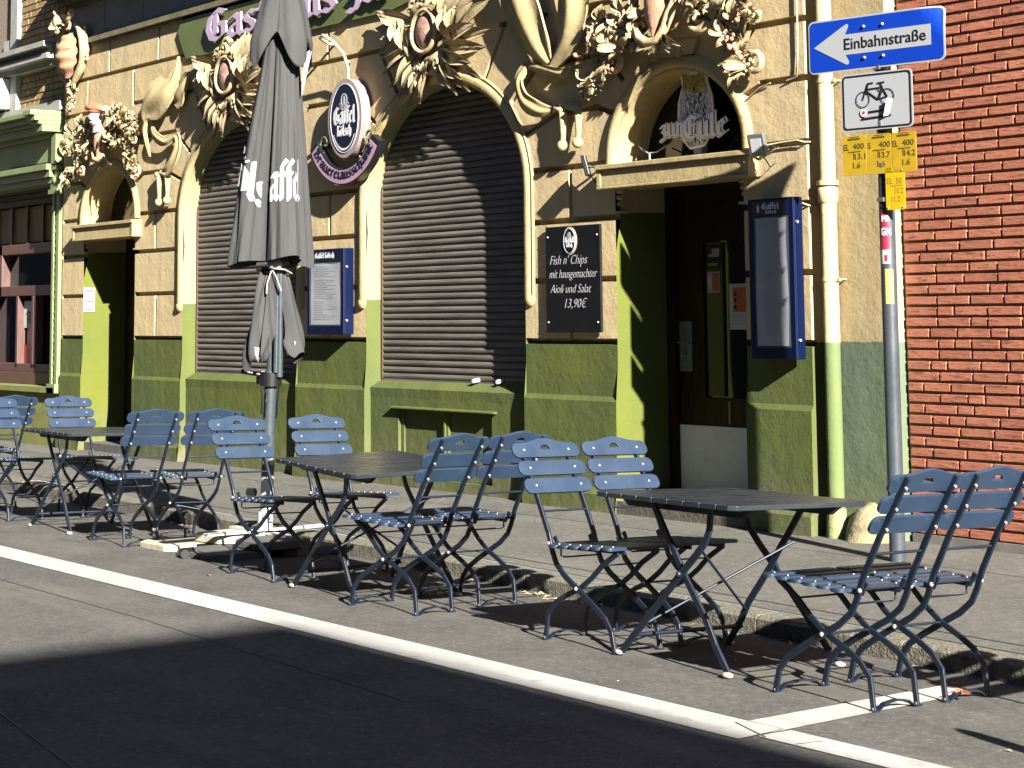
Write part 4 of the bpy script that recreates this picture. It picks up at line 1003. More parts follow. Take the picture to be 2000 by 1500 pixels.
OW = thing('owl_sign', (-9.9, 8.98, 2.6), 'flat owl cut-out with white outlined blackletter name inside the arch over the tavern door', 'sign')
fr = wallf(-9.85, 8.985, 2.60)
owl = [(-.045, .03), (-.11, .10), (-.135, .22), (-.13, .33), (-.105, .41), (-.092, .44), (-.10, .49), (-.115, .53), (-.108, .565), (-.085, .56), (-.062, .515), (.03, .515), (.062, .565), (.085, .575), (.092, .55), (.088, .49), (.095, .44), (.125, .36), (.135, .25), (.115, .12), (.06, .04)]
owl = [(a*1.28+.0, b*1.06+.04) for a, b in owl]
def grow(P, k):
    cx = sum(p[0] for p in P)/len(P); cy = sum(p[1] for p in P)/len(P)
    out = []
    for i, (x, y) in enumerate(P):
        (xa, ya), (xb, yb) = P[i-1], P[(i+1) % len(P)]; l = math.hypot(xb-xa, yb-ya); out.append((x-(yb-ya)/l*-k if False else x-(yb-ya)/l*k*-1*-1, y+(xb-xa)/l*k))
    return out
mb = MB(); plate(mb, [grow(owl, .014)], fr, .0, -.012); mb.build('outline_board', M['outline'], OW)
mb = MB(); plate(mb, [owl], fr, .004, .001); mb.build('owl_body', M['owl_body'], OW)
head = [(-.10, .47), (-.09, .50), (-.105, .57), (-.105, .60), (-.085, .60), (-.058, .555), (.03, .555), (.062, .605), (.084, .612), (.083, .58), (.082, .53), (.088, .47), (.05, .45), (0, .43), (-.05, .45)]
head = [(a*1.25, (b-.05)*1.06+.04) for a, b in head]
mb = MB(); plate(mb, [head], fr, .007, .004); mb.build('owl_head', M['owl_head'], OW)
mb = MB(); rr = random.Random(8)
for i in range(150):
    b = rr.uniform(.10, .46); hw = .115*(1-((b-.27)/.34)**2)**.5 if abs(b-.27) < .33 else .05; a = rr.uniform(-hw, hw)
    stroke(mb, [(a, b), (a+rr.uniform(-.008, .008), b-rr.uniform(.012, .028))], rr.uniform(.003, .006), fr, .0065, .0045)
for dx in (-.09, .083): stroke(mb, [(dx*1.22, .625), (dx*1.15, .58)], .014, fr, .009, .0075)
plate(mb, [[(0, .50), (.010, .485), (0, .455), (-.010, .485)]], fr, .010, .0075)
mb.build('feather_marks', M['signblack'], OW)
mb = MB()
for dx in (-.04, .035): V3, F3 = tri2d([ell(dx, .508, .015, .012, 14)], [], lambda a, b: True); solid2d(mb, V3, F3, fr, .010, .0075)
mb.build('owl_eyes', M['eye'], OW)
def name_letters(mb, f, b, fat):
    bl_text(mb, 'zur', fr, -.345, .165, .235, .085, f, b, (.12, .08), None, fat)
    bl_text(mb, 'Eule', fr, -.105, .135, .44, .105, f, b, (.12, .08), None, fat)
mb = MB(); name_letters(mb, .022, .012, .13); mb.build('name_outline', M['outline'], OW)
mb = MB(); name_letters(mb, .024, .0225, .05); mb.build('name_edge', M['signblack'], OW)
mb = MB(); name_letters(mb, .027, .0245, .0); mb.build('name_letters', M['silver'], OW)
mb = MB(); mb.box((-9.88, 8.99, 2.58), (-9.80, 9.05, 2.70)); mb.box((-9.95, 8.93, 2.565), (-9.75, 9.07, 2.59)); mb.build('sign_foot', M['papergrey'], OW)
mb = MB(); mb.tube([(-10.42, 8.95, 2.72), (-10.36, 8.93, 2.69), (-10.28, 8.92, 2.655), (-10.20, 8.93, 2.66), (-10.12, 8.95, 2.70)], .006, 6); mb.tube([(-10.27, 8.92, 2.655), (-10.27, 8.92, 2.585)], .008, 6); tag(mb.build('power_cable', M['papergrey']), 'thin pale cable looping from the sill beside the owl sign', 'cable')

CB = thing('chalkboard', (-10.97, 8.77, 1.385), 'tall black chalkboard with oval badge and handwritten dish of the day beside the tavern door', 'chalkboard')
mb = MB(); mb.box((-11.295, 8.765, 1.386), (-10.655, 8.785, 2.166)); mb.build('board', M['chalk'], CB, bevel=.002)
mb = MB()
for x in (-11.265, -10.685):
    for z in (1.46, 2.09): mb.ball((x, 8.763, z), .008, 8, 5)
mb.build('screws', M['bolt'], CB)
oval_logo(CB, -11.0, 2.055, 8.762, .30, M['cream'], .006, False)
fr = wallf(0, 8.765, 0)
mb = MB()
for tx, x, z, s, w in (("Fish n' Chips", -11.24, 1.885, .098, .44), ('mit hausgemachter', -11.25, 1.785, .092, .56), ('Aioli und Salat', -11.24, 1.675, .092, .48), ('13,90€', -11.07, 1.565, .098, .26)):
    sans(mb, tx, fr, x, z, s, .001, w, .35, -.0012, .001)
mb.build('chalk_writing', M['chalkline'], CB)

def showcase(name, x0, x1, z0, z1, yf, yb, lab, title, rot=0, two=False):
    T = thing(name, ((x0+x1)/2, yb, z0), lab, 'menu case', 'navy glazed menu cases')
    mb = MB(); w = .045
    mb.box((x0, yf+.012, z0), (x1, yb, z1))
    mb.box((x0, yf, z0), (x0+w, yf+.012, z1)); mb.box((x1-w, yf, z0), (x1, yf+.012, z1)); mb.box((x0+w, yf, z0), (x1-w, yf+.012, z0+.075)); mb.box((x0+w, yf, z1-.115), (x1-w, yf+.012, z1))
    mb.build('case_frame', M['navy'], T, bevel=.004)
    mb = MB(); mb.box((x0+w-.006, yf-.002, z1-.108), (x1-w+.006, yf+.0, z1-.018)); mb.build('title_panel', M['navyprint'], T)
    mb = MB(); f2 = wallf(0, yf-.002, 0)
    if two: bl_text(mb, 'Gaffel', f2, x0+.13, z1-.070, .16, .026, .002, .0005, (.13, .09)); bl_text(mb, 'Kölsch', f2, x0+.165, z1-.098, .10, .014, .002, .0005, (.13, .09))
    else: bl_text(mb, 'Gaffel Kölsch', f2, x0+.14, z1-.078, .32, .030, .002, .0005, (.13, .09))
    plate(mb, [[(x0+.09, z1-.09), (x0+.105, z1-.09), (x0+.11, z1-.06), (x0+.098, z1-.035), (x0+.085, z1-.06)]], f2, .002, .0005)
    mb.build('title_lettering', M['whitelet'], T)
    mb = MB(); n = 16
    px0, px1, pz0, pz1 = x0+w+.012, x1-w-.004, z0+.085, z1-.125
    mb.grid(lambda u, v: V((px0+(px1-px0)*u, yf+.007-.003*math.sin(u*7+v*3)*math.sin(v*5), pz0+(pz1-pz0)*v)), 12, 16); mb.build('menu_sheet', M['menupaper'], T)
    mb = MB(); rr = random.Random(len(lab)); z = pz1-.03
    while z > pz0+.05:
        if rr.random() < .82: mb.box((px0+.06+rr.uniform(0, .02), yf+.0015, z), (px0+.06+(px1-px0-.08)*rr.uniform(.35, .98), yf+.0022, z+.0028))
        z -= .0155
    mb.build('menu_print', M['papergrey'], T)
    mb = MB(); mb.quad((x0+w, yf+.001, z0+.075), (x1-w, yf+.001, z0+.075), (x1-w, yf+.001, z1-.115), (x0+w, yf+.001, z1-.115))
    mb.build('glass', M['clear'], T)
    mb = MB()
    for z in (z0+.12, z1-.16): mb.tube([(x1, yf+.03, z), (x1+.012, yf+.03, z)], .010, 8)
    mb.build('hinge', M['bolt'], T)
    if yb < 8.79:
        mb = MB(); mb.box((x0+.08, yb, z0+.2), (x0+.12, 8.80, z0+.24)); mb.box((x1-.12, yb, z0+.2), (x1-.08, 8.80, z0+.24)); mb.box((x0+.08, yb, z1-.24), (x0+.12, 8.80, z1-.2)); mb.box((x1-.12, yb, z1-.24), (x1-.08, 8.80, z1-.2)); mb.build('wall_bracket', M['blackmetal'], T)
    return T
M['menupaper'] = mat('menu_sheet_paper', (0.42, 0.43, 0.46), 0.6, var=.05)
def glassfn(m, N, L, b, geo):
    b.inputs['Transmission Weight'].default_value = 0; b.inputs['Alpha'].default_value = 0.10; b.inputs['Roughness'].default_value = 0.04; b.inputs['Specular IOR Level'].default_value = 1.0
M['clear'] = mat('case_glass', (.8, .85, .9), .05, spec=1.0, fn=glassfn)
showcase('menu_case', -14.63, -14.02, 1.365, 2.105, 8.68, 8.785, 'navy glazed menu case on the wall just right of the parasol', '')
SC = showcase('menu_case', -9.04, -8.63, 1.22, 2.25, 8.69, 8.775, 'tall narrow navy menu case on the pillar between tavern door and downpipe', '', two=True)

# flood lamps, downpipe, small notices
for i, (x, y, z, lab, rz) in enumerate(((-10.70, 8.68, 2.585, 'black floodlight seen edge on at the left end of the tavern door lintel', -.80), (-8.925, 8.68, 2.60, 'white faced floodlight at the right end of the tavern door lintel', .15))):
    T = thing('floodlight', (x, y, z), lab, 'lamp', 'floodlights at the tavern door'); B0 = V((x, y, z))
    R = Matrix.Rotation(rz, 4, 'Z') @ Matrix.Rotation(.25, 4, 'X')
    def bx(mb, a, b): 
        x0, y0, z0 = a; x1, y1, z1 = b
        pts = [(x0,y0,z0),(x1,y0,z0),(x1,y1,z0),(x0,y1,z0),(x0,y0,z1),(x1,y0,z1),(x1,y1,z1),(x0,y1,z1)]
        mb.add([B0 + (R @ V(q)) for q in pts], [(0,3,2,1),(4,5,6,7),(0,1,5,4),(1,2,6,5),(2,3,7,6),(3,0,4,7)])
    mb = MB(); bx(mb, (-.065, -.015, -.075), (.065, .02, .075)); mb.build('housing', M['steel'] if i else M['blackmetal'], T, bevel=.006)
    mb = MB(); bx(mb, (-.042, -.018, -.045), (.042, -.0155, .045)); mb.build('lamp_glass', M['paper'], T)
    mb = MB(); mb.tube([B0+V((0, .02, 0)), B0+V((.03, .08, -.01)), B0+V((.03, .14, -.01))], .010, 6); mb.tube([B0+V((.0, .03, -.05)), B0+V((.02, .09, -.14)), B0+V((.05, .13, -.10)), B0+V((.05, .14, .02))], .005, 5); mb.build('bracket', M['blackmetal'], T)
mb = MB()
mb.tube([(-8.90, 8.74, 2.60), (-8.80, 8.775, 2.612), (-8.66, 8.775, 2.615), (-8.605, 8.78, 2.60), (-8.56, 8.85, 2.60)], .006, 5)
mb.tube([(-8.64, 8.785, 4.3), (-8.64, 8.785, 3.2), (-8.66, 8.785, 3.03), (-8.75, 8.785, 3.01)], .006, 5)
mb.tube([(-9.12, 8.785, 2.93), (-9.0, 8.785, 2.99), (-8.9, 8.785, 3.01)], .005, 5)
mb.tube([(-8.64, 8.785, 2.21), (-8.605, 8.78, 2.20), (-8.57, 8.84, 2.18)], .006, 5)
tag(mb.build('wall_cable', M['cream']), 'pale cables running along the joints of the right hand pillar', 'cable')
DP = thing('downpipe', (-8.47, 8.84, .1), 'cream and green painted round downpipe beside the sign pole', 'downpipe')
mb = MB(); mb.tube([(-8.465, 8.84, .13), (-8.465, 8.84, 2.28), (-8.465, 8.84, 5.2)], .052, 18); mb.build('pipe', plaster('downpipe_paint2', 1.325, lo=(.20, .25, .085), hi=(.68, .56, .30), grime=.3, streak=.3), DP)
mb = MB(); mb.tube([(-8.465, 8.84, 2.20), (-8.465, 8.84, 2.215), (-8.465, 8.84, 2.30), (-8.465, 8.84, 2.302)], [.054, .064, .064, .058], 18); mb.tube([(-8.465, 8.84, 2.315), (-8.465, 8.84, 2.345)], .070, 18)
for z in (1.72, 2.98): mb.tube([(-8.465, 8.84, z-.012), (-8.465, 8.84, z+.012)], .057, 18); mb.box((-8.425, 8.835, z-.010), (-8.38, 8.845, z+.010)); mb.tube([(-8.39, 8.84, z), (-8.39, 8.91, z)], .006, 6)
mb.build('pipe_collar', M['pipe'], DP)
mb = MB(); mb.tube([(-8.465, 8.84, .10), (-8.465, 8.84, .30)], [.068, .060], 18); mb.build('ground_sleeve', mat('flaking_sleeve', (.30, .33, .13), .8, var=.3, vscale=18, bump=.6), DP)
NT = thing('paper_notice', (-19.62, 8.86, 1.6), 'small white notice with pink and yellow stripes at the narrow doorway', 'notice')
mb = MB(); mb.box((-19.60, 8.80, 1.60), (-19.590, 8.93, 1.86)); mb.build('sheet', M['paper'], NT)
mb = MB(); mb.box((-19.592, 8.815, 1.81), (-19.588, 8.915, 1.835)); mb.box((-19.592, 8.815, 1.61), (-19.588, 8.915, 1.635)); mb.build('pink_stripe', M['pink'], NT)
mb = MB(); mb.box((-19.592, 8.815, 1.755), (-19.588, 8.915, 1.775)); mb.build('yellow_stripe', M['yellowp'], NT)
mb = MB(); mb.box((-19.592, 8.82, 1.70), (-19.588, 8.91, 1.712)); mb.box((-19.592, 8.82, 1.675), (-19.588, 8.90, 1.682)); mb.build('text_lines', M['navy'], NT)

# ------------------------------------------------------------------ red brick house on the right
BH = thing('brick_house', (-6.5, 9.0, .1), 'red rustic brick house wall with pale mortar joints at the right', 'building')
mb = MB(); mb.box((-8.005, 9.012, .05), (6, 9.6, 12)); mb.build('mortar_wall', M['mortar'], BH)
mb = MB(); rnd = random.Random(6); z = .185; row = 0
while z < 4.6:
    x = -7.985+(0 if row % 2 else 0); first = rnd.choice((.115, .24, .175)); k = 0
    while x < -3.2:
        l = first if k == 0 else rnd.choice((.24, .24, .24, .24, .115, .20))
        k += 1
        j = [rnd.uniform(-.0015, .0015) for _ in range(8)]
        x1 = x+l; zt = z+.0525; y0 = 8.994+rnd.uniform(-.003, .003); e = .004
        P = [(x+j[0], 9.014, z+j[1]), (x1+j[2], 9.014, z+j[3]), (x1+j[4], 9.014, zt+j[5]), (x+j[6], 9.014, zt+j[7]),
             (x+e+j[0], y0, z+e+j[1]), (x1-e+j[2], y0, z+e+j[3]), (x1-e+j[4], y0, zt-e+j[5]), (x+e+j[6], y0, zt-e+j[7])]
        mb.add(P, [(4,5,6,7),(0,1,5,4),(1,2,6,5),(2,3,7,6),(3,0,4,7)])
        x = x1+.0125
    z += .0652; row += 1
mb.build('brick_facing', M['brick'], BH)
mb = MB(); mb.box((-7.98, 8.985, .05), (6, 9.02, .178)); mb.build('plinth', M['kerbtop'], BH)

# ------------------------------------------------------------------ shop house at the far left
SH = thing('shop_house', (-22.2, 8.8, .1), 'old shop house with green timber shopfront and yellow brick above at the left', 'building')
mb = MB(); rnd = random.Random(16); z = 3.99; row = 0
while z < 5.9:
    x = -21.52+(0 if row % 2 else .06)
    while x < -20.22:
        l = .125 if row % 2 == 0 else .24
        x1 = min(x+l, -20.19); y0 = 8.81+rnd.uniform(-.003, .003); zt = z+.066
        if x1-x > .03 and not (4.66 > z > 4.38): mb.add([(x, 8.83, z), (x1, 8.83, z), (x1, 8.83, zt), (x, 8.83, zt), (x+.003, y0, z+.003), (x1-.003, y0, z+.003), (x1-.003, y0, zt-.003), (x+.003, y0, zt-.003)], [(4,5,6,7),(0,1,5,4),(1,2,6,5),(2,3,7,6),(3,0,4,7)])
        x = x1+.010
    z += .077; row += 1
mb.build('brick_facing', M['ybrick'], SH)
mb = MB(); mb.box((-26, 8.825, 3.95), (-20.18, 9.1, 12)); mb.build('upper_wall', M['mortar'], SH)
mb = MB()
mb.box((-26, 8.74, 3.87), (-20.19, 9.0, 3.985)); mb.box((-21.68, 8.76, 3.985), (-21.50, 8.95, 4.40)); mb.box((-21.70, 8.76, 4.66), (-21.50, 8.95, 6)); mb.box((-21.95, 8.78, 4.66), (-21.70, 8.95, 4.86))
for i in range(5): mb.ball((-22.1-i*.22, 8.80, 4.18), .075, 10, 10, (1, 1, 2.2))
mb.box((-26, 8.78, 4.32), (-21.9, 8.95, 4.42))
mb.build('stone_dressing', M['stonegrey'], SH)
mb = MB()
mb.box((-26, 8.72, 4.40), (-20.30, 8.95, 4.47)); mb.box((-26, 8.62, 4.47), (-20.28, 8.95, 4.53)); mb.box((-26, 8.68, 4.53), (-20.28, 8.95, 4.60)); mb.box((-26, 8.57, 4.60), (-20.26, 8.95, 4.66)); mb.build('string_cornice', M['stonegrey'], SH)
mb = MB(); mb.box((-21.90, 8.60, 4.02), (-21.70, 8.76, 4.38)); mb.build('white_box', mat('white_box_paint', (.75, .75, .76), .5), SH)
W = MB(); W.box((-24, 8.93, 4.66), (-21.95, 8.97, 6)); wo = W.build('upper_window', M['glass_dark'], SH)
W = MB(); W.box((-21.78, 8.86, 4.72), (-21.72, 8.93, 6)); W.box((-21.88, 8.88, 4.66), (-21.83, 8.94, 6)); W.build('window_frame', M['papergrey'], wo)
W = MB(); W.tube([(-22.02, 8.85, 4.66), (-22.02, 8.85, 6)], .02, 8); W.build('copper_pipe', mat('copper', (.55, .20, .09), .4), SH)
# cornice, frieze, pilaster of the shopfront
mb = MB()
for z0, z1, y in ((3.80, 3.86, 8.40), (3.74, 3.80, 8.45), (3.70, 3.74, 8.50), (3.62, 3.70, 8.54)): mb.box((-26, y+.08, z0), (-20.40, 9.0, z1)); mb.box((-20.42, y, z0), (-20.19, 9.0, z1))
mb.box((-26, 8.70, 3.57), (-20.30, 9.0, 3.62)); mb.build('shop_cornice', M['shopgreen'], SH, bevel=.008)
mb = MB(); mb.box((-26, 8.76, 3.30), (-20.26, 9.0, 3.57)); mb.box((-20.33, 8.71, 3.26), (-20.20, 9.0, 3.60)); mb.box((-26, 8.66, 3.20), (-20.34, 9.0, 3.27)); mb.box((-26, 8.70, 3.12), (-20.34, 9.0, 3.20)); mb.box((-26, 8.74, 3.05), (-20.34, 9.0, 3.12)); mb.build('shop_frieze', M['shopgreen'], SH, bevel=.006)
PL = MB()
PL.box((-20.44, 8.72, 3.20), (-20.20, 8.9, 3.25)); PL.box((-20.42, 8.75, 2.98), (-20.21, 8.9, 3.20)); PL.box((-20.44, 8.73, 2.93), (-20.20, 8.9, 2.98))
PL.box((-20.41, 8.77, .72), (-20.36, 8.9, 2.93)); PL.box((-20.29, 8.77, .72), (-20.22, 8.9, 2.93)); PL.box((-20.36, 8.80, .72), (-20.29, 8.9, 2.93)); PL.box((-20.43, 8.74, .70), (-20.20, 8.9, .80))
for i in range(26): PL.ball((-20.325+.01*math.sin(i*2.1), 8.79, .86+i*.082), .022, 6, 4, (1, .8, 1.5))
PL.ball((-20.325, 8.76, 3.09), .05, 8, 6, (1, .6, 1))
PL.build('carved_pilaster', M['shopgreen'], SH)
mb = MB(); mb.box((-26, 8.80, .08), (-20.24, 9.0, .70)); mb.box((-26, 8.74, .70), (-20.24, 9.1, .76)); mb.build('stall_riser', M['shopstall'], SH)
mb = MB()
for i in range(5): mb.box((-26, 9.00+.012*(i % 2), 2.88+i*.07), (-20.40, 9.10, 2.94+i*.07))
mb.build('rolled_shutter', M['shutter'], SH)
FR = MB()
FR.box((-26, 9.02, 2.30), (-20.95, 9.14, 2.42)); FR.box((-26, 9.02, 1.80), (-20.95, 9.14, 1.92)); FR.box((-21.0, 9.02, .85), (-20.90, 9.14, 2.42)); FR.box((-26, 9.00, .76), (-20.85, 9.14, .90)); FR.box((-26, 9.02, .90), (-20.9, 9.12, 1.0))
for x in (-22.02, -21.55, -21.48, -22.9): FR.box((x, 9.02, .95), (x+.06, 9.12, 1.80))
FR.box((-22.6, 9.02, 1.8), (-22.48, 9.14, 2.42))
FO = FR.build('window_frame', M['brownframe'], SH, bevel=.006)
mb = MB()
for i in range(7): mb.box((-23.2+i*.47, 9.08, 2.44), (-22.79+i*.47, 9.12, 2.86))
mb.build('ochre_panel', M['ochre'], SH)
mb = MB()
for i in range(7): mb.box((-23.25+i*.47, 9.05, 2.42), (-23.20+i*.47, 9.12, 2.88))
mb.build('glazing_bar', M['shutter_frame'], SH)
mb = MB(); mb.box((-26, 9.13, .7), (-20.4, 9.16, 3.0)); mb.build('shop_glass', M['glass_dark'], SH)
mb = MB(); mb.box((-21.95, 9.105, .99), (-21.60, 9.12, 1.22)); mb.build('red_card', mat('red_card', (.45, .01, .015), .4), SH)
mb = MB(); mb.box((-21.97, 9.10, 1.42), (-21.66, 9.12, 1.74)); nt = mb.build('notice', M['paper'], SH)
mb = MB()
for x in (-21.86, -21.79): mb.box((x, 9.096, 1.48), (x+.03, 9.10, 1.58)); mb.ball((x+.015, 9.098, 1.605), .014, 8, 5)
mb.build('pictogram', M['signblack'], nt)
mb = MB(); mb.box((-20.70, 9.02, 1.98), (-20.55, 9.04, 2.12)); mb.box((-20.66, 9.02, 1.62), (-20.52, 9.04, 1.92)); mb.build('poster', M['papergrey'], SH)
mb = MB(); mb.box((-58, 9.17, 0), (-20.2, 9.6, 12)); mb.build('backing', M['black'], SH)

# ------------------------------------------------------------------ sign pole and its signs
PX, PY = -7.545, 8.363; KS = 1.035
SP = thing('sign_pole', (PX, PY, pz(PX, PY)), 'dark grey steel sign pole standing on the pavement behind the right hand chairs', 'pole')
mb = MB(); mb.tube([(PX, PY, pz(PX, PY)-.02), (PX, PY, 1.6), (PX, PY, 3.21)], .0455, 20); mb.build('pole_tube', M['polesign'], SP)
mb = MB()
def curved(z0, z1, a0, a1, r, mat_, name, parent=SP, lab=None):
    mb = MB(); mb.grid(lambda u, v: V((PX+r*math.cos(math.radians(a0+(a1-a0)*u)), PY+r*math.sin(math.radians(a0+(a1-a0)*u)), z0+(z1-z0)*v)), 10, 4); return mb.build(name, mat_, parent, label=lab)
s1 = curved(1.86, 2.09, 215, 330, .0455, M['sticker_red'], 'sticker', lab='torn red sticker with white capitals')
curved(1.79, 1.87, 255, 325, .0457, M['paper'], 'sticker', lab='small white sticker with red figure one')
curved(1.56, 1.76, 285, 345, .0455, M['yellowp'], 'sticker', lab='pale yellow scribbled sticker')
def on_pole(tx, a0, z, size, w, m, par, r=.0462):
    mb = MB()
    sans(mb, tx, lambda x, y, d: V((PX+(r+d)*math.cos(math.radians(a0)+x/r), PY+(r+d)*math.sin(math.radians(a0)+x/r), z+y)), 0, 0, size, .001, w, 0, .002); mb.build('sticker_text', m, par)
on_pole('PS', 268, 2.035, .045, .045, M['whitelet'], s1); on_pole('GN', 262, 1.955, .06, .06, M['whitelet'], s1); on_pole('1', 285, 1.805, .05, .018, M['sticker_red'], s1)
on_pole('5', 250, 1.80, .05, .02, M['papergrey'], s1)
mb = MB(); rr = random.Random(3)
for i in range(34):
    a = math.radians(rr.uniform(280, 350)); z = rr.choice((rr.uniform(.15, .9), rr.uniform(1.2, 1.75))); s = rr.uniform(.004, .014)
    mb.add([(PX+.0447*math.cos(a+da), PY+.0447*math.sin(a+da), z+dz) for da, dz in ((-s*18, -s), (s*14, -s*.6), (s*20, s*1.3), (-s*10, s))], [(0, 1, 2, 3)])
mb.build('scuff_marks', M['papergrey'], SP)
A = math.radians(8.7); U = V((math.cos(A), math.sin(A), 0)); NN = V((math.sin(A), -math.cos(A), 0)); UP = V((0, 0, 1))
ctr = V((PX, PY, 0)) + NN*.062
CL = MB()
for z in (2.93, 3.13, 2.60, 2.80, 2.36, 2.16): 
    CL.tube([(PX, PY, z-.012), (PX, PY, z+.012)], .050, 16); CL.box((PX-.02, PY-.062, z-.012), (PX+.03, PY-.04, z+.012))
CL.build('clamp', M['steel'], SP)
def sfr(cx, cz, off=0.0): return frame(ctr+U*cx*KS+UP*(1.52+(cz-1.52)*KS)+NN*off, U*KS, UP*KS, NN)
# one way sign, its upper right corner bent
T = thing('one_way_sign', tuple(ctr+UP*2.88), 'blue one way street sign with white left arrow, bent at its right corner', 'traffic sign')
f0 = sfr(-.005, 3.035)
WS, HS = .905, .308
def bent(f): 
    def g(x, y, d):
        t = max(0, (x+ .9*y)-(WS/2-.06)); return f(x-t*t*.6, y, d-t*t*1.5)
    return g
fb = bent(f0)
def dense(L, s=.03):
    out = []
    for a, b in zip(L, L[1:]+L[:1]):
        n = max(1, int(math.hypot(b[0]-a[0], b[1]-a[1])/s)); out += [(a[0]+(b[0]-a[0])*i/n, a[1]+(b[1]-a[1])*i/n) for i in range(n)]
    return out
gridp = [[(x*.03, -.14), (x*.03, .14)] for x in range(-14, 15)]
def splate(mb, L, f, a, b): V3, F3 = tri2d([dense(L)], [[(x*.045, y*.03), (x*.045+.001, y*.03)] for x in range(-9, 10) for y in range(-4, 5) if inpoly(x*.045, y*.03, L)], lambda x, y: inpoly(x, y, L)); return solid2d(mb, V3, F3, f, a, b)
mb = MB(); splate(mb, rrect(-WS/2, -HS/2, WS/2, HS/2, .035), fb, 0, -.004); mb.build('sign_plate', M['signwhite'], T)
mb = MB(); splate(mb, rrect(-WS/2+.010, -HS/2+.010, WS/2-.010, HS/2-.010, .028), fb, .002, .0005); mb.build('blue_field', M['signblue'], T)
arr = [(-.415, -.002), (-.190, .115), (-.178, .112), (-.176, .098), (-.200, .055), (.365, .055), (.365, -.062), (-.200, -.062), (-.176, -.102), (-.180, -.116), (-.192, -.119)]
mb = MB(); splate(mb, arr, fb, .004, .0025); mb.build('arrow', M['signwhite'], T)
mb = MB(); sans(mb, 'Einbahnstraße', fb, -.205, -.032, .092, .0015, .54, 0, .0008, .0045); mb.build('lettering', M['signblack'], T)
mb = MB()
for x in (-.07, .055):
    for z in (.088, -.09): mb.ball(f0(x, z, .006), .010, 8, 5)
mb.build('sign_bolt', M['bolt'], T)
# cycle on rails plate
T = thing('cycle_sign', tuple(ctr+UP*2.53), 'white rectangular bicycle pictogram sign with a torn sticker under the one way sign', 'traffic sign')
f1 = sfr(-.005, 2.695)
mb = MB(); plate(mb, [rrect(-.235, -.163, .235, .163, .028)], f1, 0, -.004); mb.build('sign_plate', M['signwhite'], T)
mb = MB(); plate(mb, [rrect(-.226, -.154, .226, .154, .022)], f1, .0025, .0005, [rrect(-.217, -.145, .217, .145, .018)]); 
def ring(cx, cy, r, w):
    V3, F3 = tri2d([ell(cx, cy, r, r, 36), ell(cx, cy, r-w, r-w, 36)], [], lambda a, b: math.hypot(a-cx, b-cy) > r-w*.6); solid2d(mb, V3, F3, f1, .0045, .0027)
ring(-.090, .012, .046, .007); ring(.072, .018, .046, .007)
for L in ([(-.090, .012), (-.055, .100), (-.020, .102)], [(-.058, .068), (.040, .072)], [(-.066, .060), (.010, .006), (.040, .074), (.030, .092)], [(.010, .006), (.072, .018), (.042, .068)], [(.010, .098), (.055, .100)], [(-.062, .062), (-.052, .096)]):
    stroke(mb, L, .0075, f1, .0045, .0027)
stroke(mb, [(-.07, -.062), (.07, -.055)], .010, f1, .0045, .0027); stroke(mb, [(-.10, -.098), (.09, -.088)], .010, f1, .0045, .0027)
mb.build('pictogram', M['signblack'], T)
mb = MB(); V3, F3 = tri2d([ell(-.085, -.062, .024, .024, 22)], [], lambda a, b: True); solid2d(mb, V3, F3, f1, .006, .005); st = mb.build('sticker', M['paper'], T, label='round white sticker')
mb = MB(); V3, F3 = tri2d([ell(-.085, -.062, .009, .009, 12)], [], lambda a, b: True); solid2d(mb, V3, F3, f1, .0075, .0062); mb.build('sticker_print', M['sticker_red'], st)
mb = MB(); mb.add([f1(.055, -.095, .022), f1(.080, -.090, .006), f1(.112, .002, .006), f1(.085, .005, .030), f1(.140, -.035, .008), f1(.118, -.020, .028)], [(0, 1, 2, 3)]); mb.build('torn_sticker', M['paper'], T)
# hydrant and valve plates
for i, (tx, c, s, lab) in enumerate((('EL', -.163, '13.1', 'yellow hydrant plate reading 13.1, left of the three in a row'), ('S', .0, '13.7', 'yellow valve plate reading 13.7, middle of the three in a row'), ('EL', .163, '14.2', 'yellow hydrant plate reading 14.2, right of the three in a row'))):
    T = thing('hydrant_plate', tuple(ctr+U*c+UP*2.28), lab, 'sign plate', 'yellow utility plates on the sign pole')
    f2 = sfr(c, 2.395)
    mb = MB(); plate(mb, [rrect(-.079, -.112, .079, .112, .014)], f2, 0, -.005); mb.build('plate', M['signyellow'], T, bevel=.0015)
    mb = MB(); k = .7
    sans(mb, tx, f2, -.072, .032, .048, .001, .036 if len(tx) > 1 else .018, 0, .0006, .0005); sans(mb, '400', f2, -.010+(.01 if tx == 'S' else 0), .036, .046, .001, .075, 0, .0006, .0005)
    sans(mb, s, f2, .002, -.022, .046, .001, .070, 0, .0006, .0005); sans(mb, '1.6', f2, -.012, -.072, .046, .001, .050, 0, .0006, .0005)
    stroke(mb, [(-.04, .020), (.04, .022)], .005, f2, .0015, .0005); stroke(mb, [(-.005, .020), (-.005, -.020)], .005, f2, .0015, .0005); stroke(mb, [(-.04, .092), (.035, .094)], .010, f2, .0015, .0005); stroke(mb, [(-.03, .104), (.03, .106)], .003, f2, .0015, .0005)
    mb.build('lettering', M['ink'], T)
T = thing('hydrant_plate', tuple(ctr+U*.095+UP*2.08), 'single bright yellow plate with faded figures below the row of three', 'sign plate', 'yellow utility plates on the sign pole')
f2 = sfr(.098, 2.195)
mb = MB(); plate(mb, [rrect(-.062, -.118, .062, .118, .012)], f2, 0, -.005); mb.build('plate', M['signyellow2'], T, bevel=.0015)
mb = MB(); sans(mb, 'EL  50', f2, -.050, .028, .046, .001, .098, 0, .0004, .0005); sans(mb, '0.2', f2, .012, -.026, .044, .001, .042, 0, .0004, .0005); sans(mb, '11.2', f2, -.022, -.072, .044, .001, .056, 0, .0004, .0005)
